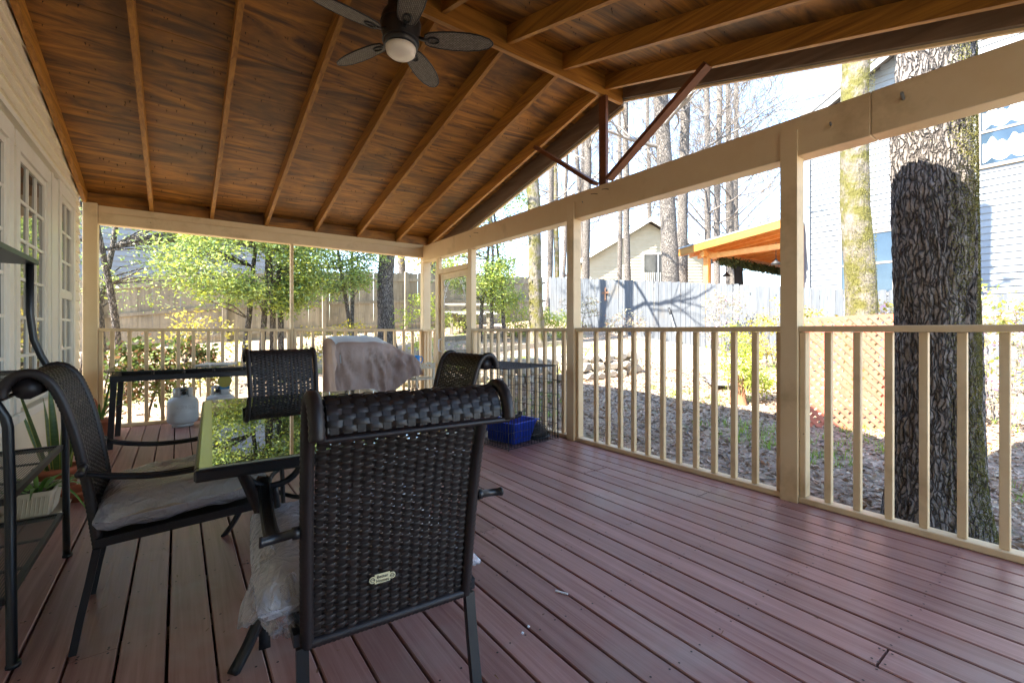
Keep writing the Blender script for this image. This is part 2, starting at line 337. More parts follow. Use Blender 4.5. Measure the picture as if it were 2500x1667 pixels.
def spline(pts, n):                                      # Catmull-Rom through the points
    P = [np.array(p, float) for p in pts]; P = [2*P[0]-P[1]]+P+[2*P[-1]-P[-2]]; out = []
    for i in range(1, len(P)-2):
        for k in range(n):
            t = k/n; a, b, c, d = P[i-1:i+3]
            out.append(.5*((2*b)+(c-a)*t+(2*a-5*b+4*c-d)*t*t+(-a+3*b-3*c+d)*t**3))
    out.append(P[-2]); return [tuple(p) for p in out]
def resample(path, n):
    P = np.array(path); L = np.concatenate([[0], np.cumsum(np.linalg.norm(np.diff(P, axis=0), axis=1))])
    t = np.linspace(0, L[-1], n); return np.stack([np.interp(t, L, P[:, k]) for k in range(P.shape[1])], 1), L[-1]
def leaf_arr(C, size, rng, jit=.35, aspect=.45, flat=0., droop=0.):
    C = np.asarray(C, float); n = len(C)
    d = rng.normal(size=(n,3)); d[:,2] *= (1-flat); d[:,2] -= droop; d /= np.linalg.norm(d, axis=1)[:,None]
    w = rng.normal(size=(n,3)); w[:,2] *= (1-flat); w -= d*(w*d).sum(1)[:,None]; w /= np.linalg.norm(w, axis=1)[:,None]
    L = size*(1+jit*rng.uniform(-1,1,n))[:,None]; u = np.cross(d, w)
    q = np.stack([C-d*L/2, C+w*L*aspect/2+u*L*.06, C+d*L/2, C-w*L*aspect/2+u*L*.06], 1); return q
def text_mesh(txt, size, name, m):
    cu = bpy.data.curves.new(name, 'FONT'); cu.body = txt; cu.size = size; cu.align_x = 'CENTER'; cu.align_y = 'CENTER'; cu.extrude = .0004
    o = bpy.data.objects.new(name, cu); col.objects.link(o); bpy.context.view_layer.update()
    me = bpy.data.meshes.new_from_object(o.evaluated_get(bpy.context.evaluated_depsgraph_get())); bpy.data.objects.remove(o)
    me.materials.clear(); me.materials.append(MT[m]); me.name = name; return me
# ================================================================== terrain
def terr(x, y):
    yy = min(max(0, y), 14.5); xx = min(max(-6, x-4), 9.5)
    z = -.45+.085*xx+.05*yy+.0045*yy*yy
    d = math.hypot(max(0, x-3.45), max(0, y-7.05)) if (x > 3.45 or y > 7.05) else 0
    z += .035*noise.noise(Vector((x*.5, y*.5, 0)))*min(1, d)
    return min(z, -.26+.3*d)
def make_ground():
    xs = np.concatenate([np.arange(-40,-4,4), np.arange(-4,18,.35), np.arange(18,40,2), np.arange(40,221,12)])
    ys = np.concatenate([np.arange(-60,-4,6), np.arange(-4,20,.35), np.arange(20,44,2), np.arange(44,225,12)])
    mb = MB(); ny = len(ys)
    for x in xs:
        for y in ys: mb.v.append((x, y, terr(x, y)))
    for i in range(len(xs)-1):
        for j in range(ny-1): a = i*ny+j; mb.f.append((a, a+ny, a+ny+1, a+1))
    tag(mb.build('ground', 'dirt_ground', smooth=True), kind='structure')
make_ground()

# ================================================================== deck
XR, YB, YF, XW = 3.25, 6.88, -.75, -.86
deck = bpy.data.objects.new('deck', None); col.objects.link(deck); deck.location = (1.2, 3, -.2); tag(deck, kind='structure')
JO = [YF+.02+.406*k for k in range(20)]
nails = []
bcache = {}
def board_mesh(L):
    k = round(L, 2)
    if k not in bcache:
        mb = MB(); w = .1282/2; h = .034; c = .0035
        sec = [(-w,-h),(w,-h),(w,-c),(w-c,0),(-w+c,0),(-w,-c)]
        for y in (0, k): mb.v += [(x, y, z) for x, z in sec]
        n = 6
        for a in range(n): b = (a+1) % n; mb.f.append((a, b, n+b, n+a))
        mb.f.append(tuple(range(n))[::-1]); mb.f.append(tuple(range(n, 2*n))); bcache[k] = mb.mesh('deck_board', 'deck_wood')
    return bcache[k]
r2 = random.Random(3)
for i in range(31):
    xc = -.0315+.1365*(i-6)+.06825
    cuts = [YF] + sorted(r2.sample(JO[3:17], r2.choice((0,0,1,1)))) + [YB+.1]
    cuts = [c for j, c in enumerate(cuts) if j == 0 or c-cuts[j-1] > 1.1] if len(cuts) > 3 else cuts
    if cuts[-1] < YB: cuts[-1] = YB+.1
    for a, b in zip(cuts, cuts[1:]):
        L = round(b-a-.004, 2); o = link('deck_board', board_mesh(L), deck)
        o.location = (xc-1.2+r2.uniform(-.0012,.0012), a+.002-3, .2+r2.uniform(-.0012,.0006))
        for e in (a+.018, b-.018): nails += [(xc-.04, e), (xc+.04, e)]
    for y in JO: nails += [(xc-.04+r2.uniform(-.006,.006), y+r2.uniform(-.012,.012)), (xc+.04+r2.uniform(-.006,.006), y+r2.uniform(-.012,.012))]
mb = MB()
for x, y in nails:
    r = .0042; mb.add([(x+r*math.cos(k*math.pi/3), y+r*math.sin(k*math.pi/3), .0022) for k in range(6)], [tuple(range(6))])
tag(mb.build('nail_heads', 'nail_dark', deck), kind='stuff')
mb = MB().box((XR-.05, YF, -.3), (XR+.14, YB+.13, -.04)); mb.box((XW, YB-.02, -.3), (XR-.051, YB+.13, -.04)); mb.build('rim_joist', 'deck_edge', deck)
mb = MB()
for y in JO: mb.box((XW, y-.02, -.18), (XR-.052, y+.02, -.037))
mb.build('joists', 'deck_edge', deck)

# ================================================================== roof
YR = 3.02
def zr(y): return 3.488-(.2437*(y-YR) if y > YR else .268*(YR-y))     # underside of the rafters
YE, YS, XO = 7.3, -.75, 3.66
roof = thing('porch_roof', 'open gable porch roof of stained rafters and dark plywood sheets', 'roof', (1.3, YR, 3.4))
RX = [-.838, -.255, .346, .961, 1.587, 2.19, 2.81, 3.375]
for k, x in enumerate(RX):
    for y1 in (YE, YS):
        s = 1 if y1 > YR else -1; mb = MB()
        for xx in (x-.019, x+.019): mb.v += [(xx, YR+s*.021, zr(YR+s*.021)), (xx, y1, zr(y1)), (xx, y1, zr(y1)+.144), (xx, YR+s*.021, zr(YR+s*.021)+.144)]
        mb.f += [(0,1,2,3),(7,6,5,4),(0,4,5,1),(3,2,6,7),(1,5,6,2),(0,3,7,4)] if s > 0 else [(3,2,1,0),(4,5,6,7),(1,5,4,0),(7,6,2,3),(2,6,5,1),(4,7,3,0)]
        mb.build('rafter', 'rafter_wood', roof)
MB().box((XW+.003, YR-.02, 3.42), (XO-.04, YR+.02, 3.628)).build('ridge_beam', 'rafter_wood_x', roof)
def slope_pt(s, d): # distance d from the ridge along Y -> (y, z of rafter top)
    y = YR+s*d; return y, zr(y)+.146
for s, dmax in ((1, YE-YR), (-1, YR-YS)):
    rows = 0; d = .012
    while d < dmax-.01:
        d2 = min(d+1.19, dmax); xs = XW+.004-(1.22 if rows % 2 else 0)
        while xs < XO-.05:
            xa = max(xs, XW+.004)+.002; xb = min(xs+2.44, XO-.042)-.002
            if xb-xa > .05:
                mb = MB(); ya, za = slope_pt(s, d+.002); yb, zb = slope_pt(s, d2-.002)
                mb.v += [(xa,ya,za),(xb,ya,za),(xb,yb,zb),(xa,yb,zb),(xa,ya,za+.014),(xb,ya,za+.014),(xb,yb,zb+.014),(xa,yb,zb+.014)]
                mb.f += [(0,1,2,3),(7,6,5,4),(0,4,5,1),(1,5,6,2),(2,6,7,3),(3,7,4,0)]
                mb.build('plywood_panel', 'plywood', roof)
            xs += 2.44
        d = d2; rows += 1
    mb = MB(); ya, za = YR, zr(YR)+.17; yb = YR+s*(dmax+.05); zb = zr(yb)+.17
    mb.v += [(XW-.003,ya,za),(XO+.03,ya,za),(XO+.03,yb,zb),(XW-.003,yb,zb),(XW-.003,ya,za+.03),(XO+.03,ya,za+.03),(XO+.03,yb,zb+.03),(XW-.003,yb,zb+.03)]
    mb.f += [(0,1,2,3),(7,6,5,4),(0,4,5,1),(1,5,6,2),(2,6,7,3),(3,7,4,0)]; mb.build('shingles', 'roof_shingle', roof)
    # outer barge rafter with a pale strip under it
    y1 = YR+s*dmax; mb = MB(); zo = -.075 if s > 0 else -.005
    for xx in (XO-.04, XO): mb.v += [(xx, YR, zr(YR)+zo), (xx, y1, zr(y1)+zo), (xx, y1, zr(y1)+.16), (xx, YR, zr(YR)+.16)]
    mb.f += [(0,1,2,3),(7,6,5,4),(0,4,5,1),(3,2,6,7),(1,5,6,2),(0,3,7,4)]; mb.build('barge_board', 'barge_wood', roof)
    mb = MB()
    for xx in (XO-.005, XO+.018): mb.v += [(xx, YR, zr(YR)+zo-.022), (xx, y1, zr(y1)+zo-.022), (xx, y1, zr(y1)+zo-.002), (xx, YR, zr(YR)+zo-.002)]
    mb.f += [(0,1,2,3),(7,6,5,4),(0,4,5,1),(3,2,6,7),(1,5,6,2),(0,3,7,4)]; mb.build('barge_trim', 'tan_paint', roof)
for a, b in zip(RX, RX[1:]): MB().box((a+.0195, 6.9, 2.5455), (b-.0195, 6.938, zr(6.938)+.143)).build('blocking', 'plywood', roof)
# nail points coming through the plywood
mb = MB(); r3 = random.Random(5)
for _ in range(1100):
    x = r3.uniform(XW+.05, 3.55); y = r3.uniform(YS+.1, 7.0)
    if min(abs(x-q) for q in RX) < .04 or abs(y-YR) < .05: continue
    z = zr(y)+.147; L = r3.uniform(.01, .026); w = .004; dx, dy = r3.uniform(-.006,.006), r3.uniform(-.006,.006)
    mb.add([(x-w,y-w,z),(x+w,y-w,z),(x,y+w,z),(x+dx,y+dy,z-L)], [(0,1,3),(1,2,3),(2,0,3)])
tag(mb.build('nail_points', 'nail_rust', roof), kind='stuff')
# king post and braces in the gable
MB().box((3.335, 2.975, 2.519), (3.377, 3.065, 3.419), .004).build('king_post', 'brace_wood', roof)
MB().beam((3.33, 4.02, zr(4.02)-.005), (3.33, 3.10, 2.58), .038, .085, (1,0,0)).build('brace', 'brace_wood', roof)
MB().beam((3.33, 1.92, zr(1.92)+.01), (3.33, 2.93, 2.58), .038, .085, (1,0,0)).build('brace', 'brace_wood', roof)

# ================================================================== beams and posts
def pbox(name, label, cat, lo, hi, m='tan_paint', group=None, ch=.006):
    o = thing(name, label, cat, ((lo[0]+hi[0])/2, (lo[1]+hi[1])/2, lo[2]), 0, group); MB().box(lo, hi, ch).build('timber', m, o); return o
b = thing('porch_beam', 'tan painted gable beam with lag bolts above the right railing', 'beam', (3.32, 3, 2.262))
MB().box((XR, .868, 2.262), (3.39, YB-.002, 2.518), .005).build('timber', 'tan_paint', b)
MB().box((XR, YF, 2.262), (3.39, .866, 2.518), .005).build('timber', 'tan_paint', b)
for y, z, L, w in ((.72, 2.41, .075, .0075), (1.07, 2.39, .03, .006), (5.35, 2.42, .02, .004), (3.2, 2.4, .02, .004)):
    MB().tube([(XR+.01, y, z), (XR-L, y-.01, z+.01)], w, 8).build('lag_bolt', 'galv', b)
    if L > .025: MB().lathe([(.018,0),(.018,.004)], 12).build('washer', 'tan_paint', b, world=False); w_ = b.children[-1]; w_.location = (XR-.0045-3.32, y-3, z-2.262); w_.rotation_euler = (0, R(90), 0)
for y, z in ((5.15, 2.44), (3.0, 2.44), (2.86, 2.45)):
    MB().tube([(XR+.01, y, z), (XR-.035, y+.01, z), (XR-.04, y+.05, z+.004)], .003, 6).build('nail_hook', 'nail_dark', b)
b = thing('porch_beam', 'tan painted back beam of two stacked boards above the grill', 'beam', (1.2, 6.95, 2.335))
MB().box((-.728, YB, 2.335), (3.268, 7.0, 2.465), .004).build('board', 'tan_paint', b)
MB().box((-.728, YB+.014, 2.467), (3.268, 7.0, 2.545), .004).build('board', 'tan_paint', b)
def lap_post(y0, y1, label):
    o = thing('porch_post', label, 'post', (3.28, (y0+y1)/2, 0), 0, 'posts along the right railing')
    sec = [(3.232,0),(3.335,0),(3.335,2.259),(3.248,2.259),(3.248,2.43),(3.232,2.43)]; mb = MB()
    for y in (y0, y1): mb.v += [(x, y, z) for x, z in sec]
    n = 6
    for a in range(n): c = (a+1) % n; mb.f.append((n+a, n+c, c, a))
    mb.f.append(tuple(range(n))); mb.f.append(tuple(range(n, 2*n))[::-1]); mb.build('timber', 'tan_paint', o)
lap_post(1.25, 1.352, 'tan post lapped over the beam, nearest the big mossy trunk')
lap_post(3.31, 3.41, 'tan post lapped over the beam, right beside the wire dog crate')
pbox('porch_post', 'tan post at the latch side of the screen door', 'post', (3.252, 5.34, 0), (3.34, 5.44, 2.259), group='posts along the right railing')
pbox('porch_post', 'tan corner post where the back beam meets the gable beam', 'post', (3.27, YB, 0), (3.40, 7.0, 2.545))
pbox('porch_post', 'thick tan post against the house siding at left', 'post', (-.856, 6.86, 0), (-.73, 7.0, 2.56))
pbox('porch_post', 'narrow tan stud between the two back railings', 'post', (1.262, YB+.012, 0), (1.30, 6.97, 2.333))

# ================================================================== railings
balm = MB().box((-.019,-.019,0.0405), (.019,.019,1.113), .003).mesh('baluster', 'tan_paint')
def railing(label, axis, a, b, pos, nail=True):
    if axis == 'y': f = lambda u, w, z: (XR+w, u, z)
    else: f = lambda u, w, z: (u, YB+w, z)
    def bx(u0, u1, w0, w1, z0, z1):
        p = f(u0, w0, z0); q = f(u1, w1, z1); return MB().box([min(i,j) for i,j in zip(p,q)], [max(i,j) for i,j in zip(p,q)], .004)
    c = f((a+b)/2, .045, .0025); o = thing('railing', label, 'railing', c, 0, 'porch railings')
    bx(a, b, 0, .089, 1.114, 1.152).build('top_rail', 'tan_paint', o); bx(a, b, 0, .089, .0025, .04).build('bottom_rail', 'tan_paint', o)
    for u in ((a, a+.038), (b-.038, b)):
        if nail: bx(u[0]+.001, u[1]-.001, .012, .086, .041, 1.113).build('nailer', 'tan_paint', o)
    for u in pos:
        k = link('baluster', balm, o); p = f(u, .05, 0); k.location = (p[0]-c[0], p[1]-c[1], -.0025); k.rotation_euler = (0, 0, random.uniform(-.02,.02))
railing('tan railing section in front of the big mossy trunk', 'y', YF, 1.249, [1.095-.151*k for k in range(12)])
railing('tan railing section between the two lapped posts', 'y', 1.354, 3.309, [3.065-.152*k for k in range(11)])
railing('tan railing section behind the wire dog crate', 'y', 3.412, 5.338, [5.21-.153*k for k in range(12)])
railing('tan back railing section behind the propane tanks', 'x', -.728, 1.26, [-.612+.1535*k for k in range(12)])
railing('tan back railing section behind the covered grill', 'x', 1.302, 3.268, [1.408+.1535*k for k in range(12)])
railing('short tan rail stub between corner post and screen door', 'y', 6.42, 6.878, [6.53, 6.68, 6.8], nail=False)

# ================================================================== screen door
d = thing('screen_door', 'tan framed screen door with white scroll brackets', 'door', (3.29, 5.85, 0))
MB().box((3.252, 6.31, 0), (3.33, 6.418, 2.07), .004).build('jamb', 'tan_paint', d)
MB().box((3.252, 5.442, 2.0), (3.33, 6.308, 2.07), .004).build('header', 'tan_paint', d)
MB().box((3.262, 6.32, 2.072), (3.32, 6.41, 2.26), .003).build('transom_stud', 'tan_paint', d)
fr = MB().box((3.285, 6.215, .02), (3.313, 6.305, 1.995), .003).box((3.285, 5.447, .02), (3.313, 5.53, 1.995), .003).box((3.287, 5.531, 1.91), (3.311, 6.214, 1.993)).box((3.287, 5.531, .022), (3.311, 6.214, .2)).build('leaf_frame', 'tan_paint', d)
m = bpy.data.materials.new('insect_screen'); m.use_nodes = True; MT['insect_screen'] = m
N = m.node_tree.nodes; t = N.new('ShaderNodeBsdfTransparent'); t.inputs[0].default_value = (.9,.9,.9,1); x = N.new('ShaderNodeMixShader'); x.inputs[0].default_value = .08
m.node_tree.links.new(t.outputs[0], x.inputs[1]); m.node_tree.links.new(N['Principled BSDF'].outputs[0], x.inputs[2]); m.node_tree.links.new(x.outputs[0], N['Material Output'].inputs[0]); N['Principled BSDF'].inputs[0].default_value = (.1,.1,.1,1)
MB().box((3.297, 5.528, .19), (3.299, 6.218, 1.915)).build('screen', 'insect_screen', fr)
for z0, s in ((1.9, -1), (.21, 1)):
    for yc, t in ((6.2, -1), (5.545, 1)):
        mb = MB(); mb.tube([(3.29, yc+t*.3*(1-math.cos(a)), z0+s*.42*(1-math.sin(a))) for a in [math.pi/2*k/10 for k in range(11)]], .006, 6)
        for cy, cz, rr in ((.05,.05,.04),(.13,.06,.035),(.06,.15,.035),(.05,.25,.028)):
            mb.tube([(3.29, yc+t*(cy+rr*math.cos(a)), z0+s*(cz+rr*math.sin(a))) for a in [2*math.pi*k/10 for k in range(9)]], .004, 5)
        mb.build('scroll_bracket', 'white_plastic', fr, smooth=True)
MB().tube([(3.284, 6.26, 1.0), (3.235, 6.26, .985), (3.228, 6.26, .9), (3.235, 6.26, .815), (3.284, 6.26, .8)], .009, 8).build('handle', 'white_plastic', fr, smooth=True)
MB().box((3.24, 5.447, 1.153), (3.251, 5.47, 1.19)).build('latch', 'nail_dark', fr)

# ================================================================== the house the porch leans on
h = thing('house', 'cream lap sided house wall with white multi pane windows', 'house', (-.95, 3, -.7))
MB().box((-9, YF-.2, -.8), (-.9, 6.84, 3.9)).build('wall', 'cream_paint', h)
MB().box((-9, -9, -.8), (.8, YF-.02, 3.9)).build('wing_wall', 'cream_paint', h)  # unseen wing behind the camera, its width set by how much light it blocks
sb = MB(); sb.v = [(-.9,YF,0),(-.9,6.84,0),(-.9,6.84,.112),(-.9,YF,.112),(-.866,YF,0),(-.866,6.84,0),(-.884,6.84,.112),(-.884,YF,.112)]
sb.f = [(0,1,2,3),(7,6,5,4),(0,4,5,1),(3,2,6,7),(1,5,6,2),(0,3,7,4)]; sbm = sb.mesh('siding_board', 'cream_paint')
for k in range(40):
    o = link('siding_board', sbm, h); o.location = (.95, -3, -.6+.7+.105*k+.05)
mb = MB(); mb.v = [(-8.5,YF-.5,3.9),(-.82,YF-.5,3.9),(-.82,7.2,3.9),(-8.5,7.2,3.9),(-5,3,6)]; mb.f = [(3,2,1,0),(0,1,4),(1,2,4),(2,3,4),(3,0,4)]; mb.build('roof', 'roof_shingle', h)
def hwin(y0, y1, z0, z1, cy, cz, case=.09, rail=None):
    x0 = -.895
    mb = MB()
    mb.box((x0, y0-case, z0-.03), (-.832, y0, z1+.002)); mb.box((x0, y1, z0-.03), (-.832, y1+case, z1+.002))
    mb.box((x0, y0-case-.01, z1+.004), (-.832, y1+case+.01, z1+.11)); mb.box((x0, y0-case-.02, z0-.09), (-.815, y1+case+.02, z0-.032), .004)
    w = mb.build('window', 'trim_white', h)
    sh = MB(); s = .045
    sh.box((x0, y0+.002, z0), (-.845, y0+s, z1)); sh.box((x0, y1-s, z0), (-.845, y1-.002, z1)); sh.box((x0, y0+s+.001, z1-s), (-.846, y1-s-.001, z1-.001)); sh.box((x0, y0+s+.001, z0), (-.846, y1-s-.001, z0+.07))
    if rail: sh.box((x0, y0+s+.001, rail-.03), (-.842, y1-s-.001, rail+.03))
    sh.build('sash', 'trim_white', w)
    ya, yb, za, zb = y0+s, y1-s, z0+.07, z1-s; m = .011
    for i in range(1, cy): u = ya+(yb-ya)*i/cy; MB().box((x0, u-m, za+.001), (-.848, u+m, zb-.001)).build('muntin', 'trim_white', w)
    for j in range(1, cz): u = za+(zb-za)*j/cz; MB().box((x0, ya+.001, u-m), (-.8495, yb-.001, u+m)).build('muntin', 'trim_white', w)
    for i in range(cy):
        for j in range(cz):
            a0 = ya+(yb-ya)*i/cy+(m if i else 0); a1 = ya+(yb-ya)*(i+1)/cy-(m if i < cy-1 else 0)
            b0 = za+(zb-za)*j/cz+(m if j else 0); b1 = za+(zb-za)*(j+1)/cz-(m if j < cz-1 else 0)
            t = random.uniform(-.0015,.0015)
            mb = MB(); mb.v = [(-.859+t,a0,b0),(-.859-t,a1,b0),(-.859+t*.5,a1,b1),(-.859,a0,b1)]; mb.f = [(0,1,2,3)]; mb.build('pane', 'pane', w)
hwin(4.30, 5.09, .62, 2.30, 3, 6)
hwin(5.62, 6.20, .62, 2.34, 2, 6, .08, 1.45)
hwin(2.95, 4.06, .62, 2.30, 3, 6)
MB().box((-.895, 5.2, .6), (-.828, 5.26, 2.42)).box((-.895, 5.28, .6), (-.842, 5.52, 2.42)).build('window_mullion', 'trim_white', h)
MB().box((-.895, 2.6, 2.455), (-.822, 6.4, 2.49)).build('head_moulding', 'trim_white', h)
# ================================================================== wicker chairs (local: faces +Y, floor at z 0)
PROF = [(-.24,.345),(-.262,.53),(-.283,.67),(-.306,.786),(-.332,.878),(-.357,.938),(-.388,.972),(-.422,.978),(-.451,.962),(-.469,.932),(-.474,.898)]
TUBE = .214
def back_profile():
    p, L = resample(spline(PROF, 12), 240)
    d = np.gradient(p, axis=0); d /= np.linalg.norm(d, axis=1)[:,None]
    n = np.stack([-d[:,1], d[:,0]], 1)                    # points to the rear
    return p, n, L
NCOL = 15
def weave_mesh():
    p, n, L = back_profile(); mb = MB(); half = TUBE-.010; rg = random.Random(2)
    xs = np.linspace(-half, half, NCOL*6+1); pos = .012; r = 0
    while pos < L-.012:
        roll = pos > .6; pitch = .0125 if roll else .0098; hwr = pitch*(.55 if roll else .5)*rg.uniform(.9,1.06); ph = (r % 2)*math.pi; o = len(mb.v); am = rg.uniform(.0036,.005)*(.6 if roll else 1); sl = rg.uniform(-.0018,.0018)
        for i, x in enumerate(xs):
            s0 = math.sin((x+half)/(2*half)*NCOL*math.pi+ph); off = am*(1 if s0 > 0 else -1)*abs(s0)**(.4 if roll else .6)
            for a, e in ((-1,-.0009),(0,.0012),(1,-.0009)):
                s = (pos+a*hwr+sl*math.sin(x*60))/L*(len(p)-1); s = min(max(s, 0), len(p)-1.001); k = int(s); f = s-k
                q = p[k]*(1-f)+p[k+1]*f; m = n[k]*(off+e*(1 if off > 0 else -1)); mb.v.append((x, q[0]+m[0], q[1]+m[1]))
        for i in range(len(xs)-1):
            for a in (0,1): b0 = o+i*3+a; mb.f.append((b0, b0+3, b0+4, b0+1))
        pos += pitch; r += 1
    return mb
def stake_mesh():
    p, n, L = back_profile(); mb = MB(); half = TUBE-.010; ncol = NCOL
    for c in range(ncol):
        x = -half+(c+.5)*2*half/ncol
        for dx in (-.0055, 0, .0055):
            o = len(mb.v)
            for k in range(2, len(p)-2, 3):
                mb.v += [(x+dx-.003, p[k][0], p[k][1]), (x+dx+.003, p[k][0], p[k][1])]
            m = (len(mb.v)-o)//2
            for i in range(m-1): mb.f.append((o+2*i, o+2*i+1, o+2*i+3, o+2*i+2))
    return mb
def wrapped(path, r, pitch=.007, n=8):
    q, L = resample(path, max(4, int(math.dist(path[0], path[-1])*1.25/pitch)))
    return [tuple(v) for v in q], [r*(1.05 if i % 2 else .94) for i in range(len(q))]
WEAVE = weave_mesh().mesh('woven_strands', 'wicker', True); STAKE = stake_mesh().mesh('woven_stakes', 'wicker')
def make_chair():
    c = thing('wicker_chair', 'x', 'chair')
    link('woven_strands', WEAVE, c); link('woven_stakes', STAKE, c)
    sp = spline(PROF, 10)
    for s in (-1, 1):
        pth, rr = wrapped([(s*TUBE*(1+.05*((z-.345)/.6)), y, z) for y, z in sp], .0165); MB().tube(pth, rr, 8).build('back_tube', 'wicker_wrap', c, True)
        MB().ribbon([(s*.228,-.305,0),(s*.227,-.285,.12),(s*.225,-.262,.24),(s*.225,-.243,.35)], (1,0,0), .028, .022).build('leg', 'black_metal', c)
        arm = spline([(s*.285,-.262,.632),(s*.285,-.19,.61),(s*.285,-.07,.592),(s*.285,.07,.595),(s*.285,.2,.618),(s*.285,.285,.625),(s*.285,.325,.6),(s*.285,.34,.54),(s*.285,.345,.4),(s*.28,.35,.2),(s*.275,.37,0)], 6)
        MB().ribbon(arm, (1,0,0), .036, .012).build('arm', 'black_metal', c, True)
        a2 = [(q[0]-s*.012, q[1], q[2]+.007) for q in arm[:36]]; mb = MB().tube(a2, .003, 5); mb.tube([(q[0]+s*.024, q[1], q[2]) for q in a2], .003, 5); mb.build('arm_bead', 'black_metal', c, True)
        MB().tube([(s*.235,-.277,.645),(s*.25,-.277,.645),(s*.251,-.277,.645),(s*.31,-.277,.64),(s*.311,-.277,.64),(s*.318,-.277,.64)], [.015,.015,.011,.011,.0125,.0125], 10).build('arm_peg', 'black_metal', c, True)
        MB().ribbon([(s*.235,-.245,.37),(s*.262,.33,.405)], (0,0,1), .03, .018).build('seat_rail', 'black_metal', c)
    pth, rr = wrapped([(-TUBE,-.24,.352),(TUBE,-.24,.352)], .014); MB().tube(pth, rr, 8).build('bottom_tube', 'wicker_wrap', c, True)
    pth, rr = wrapped([(-TUBE*1.05,PROF[-1][0],PROF[-1][1]),(TUBE*1.05,PROF[-1][0],PROF[-1][1])], .007); MB().tube(pth, rr, 8).build('roll_tube', 'wicker_wrap', c, True)
    MB().tube([(-TUBE,-.418,.925),(TUBE,-.418,.925)], .034, 12).build('roll_light_stop', 'wicker_wrap', c, True)  # added dark tube inside the roll, stops light showing through the weave
    MB().ribbon([(-.26,.325,.405),(.26,.325,.405)], (0,1,0), .02, .03).build('seat_rail', 'black_metal', c)
    MB().grid(lambda u, v: (-.24+.48*u, -.23+.55*v, .375+.035*v-.012*math.sin(math.pi*u)), 10, 10).build('seat_sling', 'wicker_wrap', c)
    return c
def cushion(loc, rz, label, bag, seed):
    q = thing('seat_cushion', label, 'cushion', loc, rz, 'seat cushions still in clear plastic'); r = random.Random(seed)
    def sh(infl, wr, thick, flap):
        mb = MB(); n = 40
        def P(u, v, top):
            x = (u-.5)*2; y = (v-.5)*2; e = max(abs(x), abs(y)); rr = (1-max(0, e-.72)/.28) if e > .72 else 1
            zz = thick*.5*(max(0, rr)**.5); k = 1-.03*(abs(x)*abs(y))**2
            px, py = x*(.245+infl)*k, y*(.25+infl)*k+.02
            w = wr*(noise.noise(Vector((px*9+seed, py*9, top*3)))+.6*noise.noise(Vector((px*26, py*22+seed, top*5)))+.5*abs(noise.noise(Vector((px*14+py*9, seed, 0)))))
            z = .388+.036*(py+.23)/.55+thick*.5+(zz if top else -zz)+w*(1 if top else .5)
            if flap and y < -.8: py -= flap*(abs(y)-.8)*5*(.5+.5*abs(noise.noise(Vector((px*8, seed, 1))))); z += .3*w
            return (px, py, z)
        for top in (1, 0):
            o = len(mb.v)
            for i in range(n+1):
                for j in range(n+1): mb.v.append(P(i/n, j/n, top))
            for i in range(n):
                for j in range(n):
                    a = o+i*(n+1)+j; f = (a, a+n+1, a+n+2, a+1); mb.f.append(f if top else f[::-1])
        return mb
    sh(0, .0006, .1, 0).build('pad', 'cushion', q, True, world=False)
    b = sh(.03, .016, .13, bag).build('plastic_bag', 'plastic_film', q, True, world=False)
    return q, b
CH = [((.488,1.41,0), R(-5), 'dark wicker chair seen from behind with a small maker plate'),
      ((.011,2.39,0), R(-90), 'dark wicker chair seen from its side beside the black shelf rack'),
      ((.64,3.34,0), R(180+3), 'dark wicker chair at the far end of the glass table'),
      ((1.045,2.43,0), R(90), 'dark wicker chair nearest the dog crate, half hidden by another chair')]
base_chair = make_chair()
for i, (loc, rz, lab) in enumerate(CH):
    c = base_chair if i == 0 else copy_tree(base_chair)
    c.location = loc; c.rotation_euler = (0,0,rz); tag(c, lab, 'chair', 'wicker chairs round the glass table')
    q, b = cushion((loc[0]-.05, loc[1]+.03, 0) if i == 0 else loc, rz, ['crumpled plastic wrapped cushion on the chair seen from behind', 'grey cushion in a shiny clear bag on the chair by the rack', 'plastic wrapped cushion on the chair at the far table end', 'plastic wrapped cushion on the chair nearest the crate'][i], 0, 3+i)
    if i == 0:                                            # loose bag end bulging at both sides of the near chair
        def blob(cx, cy, cz, rx, ry, rz_, sd, tail):
            mb = MB(); nu, nv = 56, 36
            def P(u, v):
                a = u*2*math.pi; t = v*math.pi; d = Vector((math.sin(t)*math.cos(a), math.sin(t)*math.sin(a), math.cos(t)))
                w = 1+.28*noise.noise(d*2.2+Vector((sd,0,0)))+.42*(.3-abs(noise.noise(d*4+Vector((0,sd,0)))))+.2*(.3-abs(noise.noise(d*9)))
                p = Vector((cx+d.x*rx*w, cy+d.y*ry*w, cz+d.z*rz_*w)); p += Vector(tail)*max(0, d.dot(Vector(tail).normalized()))**6; return p
            return mb.grid(P, nu, nv)
        blob(-.215, -.02, .455, .05, .13, .07, 4, (-.05,-.03,-.05)).build('bag_end', 'plastic_bag_film', q, True, world=False)
        blob(-.20, -.15, .40, .05, .085, .06, 9, (.0,-.04,.06)).build('bag_end', 'plastic_bag_film', q, True, world=False)
        blob(.255, -.14, .44, .05, .09, .05, 6, (.05,-.02,-.03)).build('bag_end', 'plastic_bag_film', q, True, world=False)
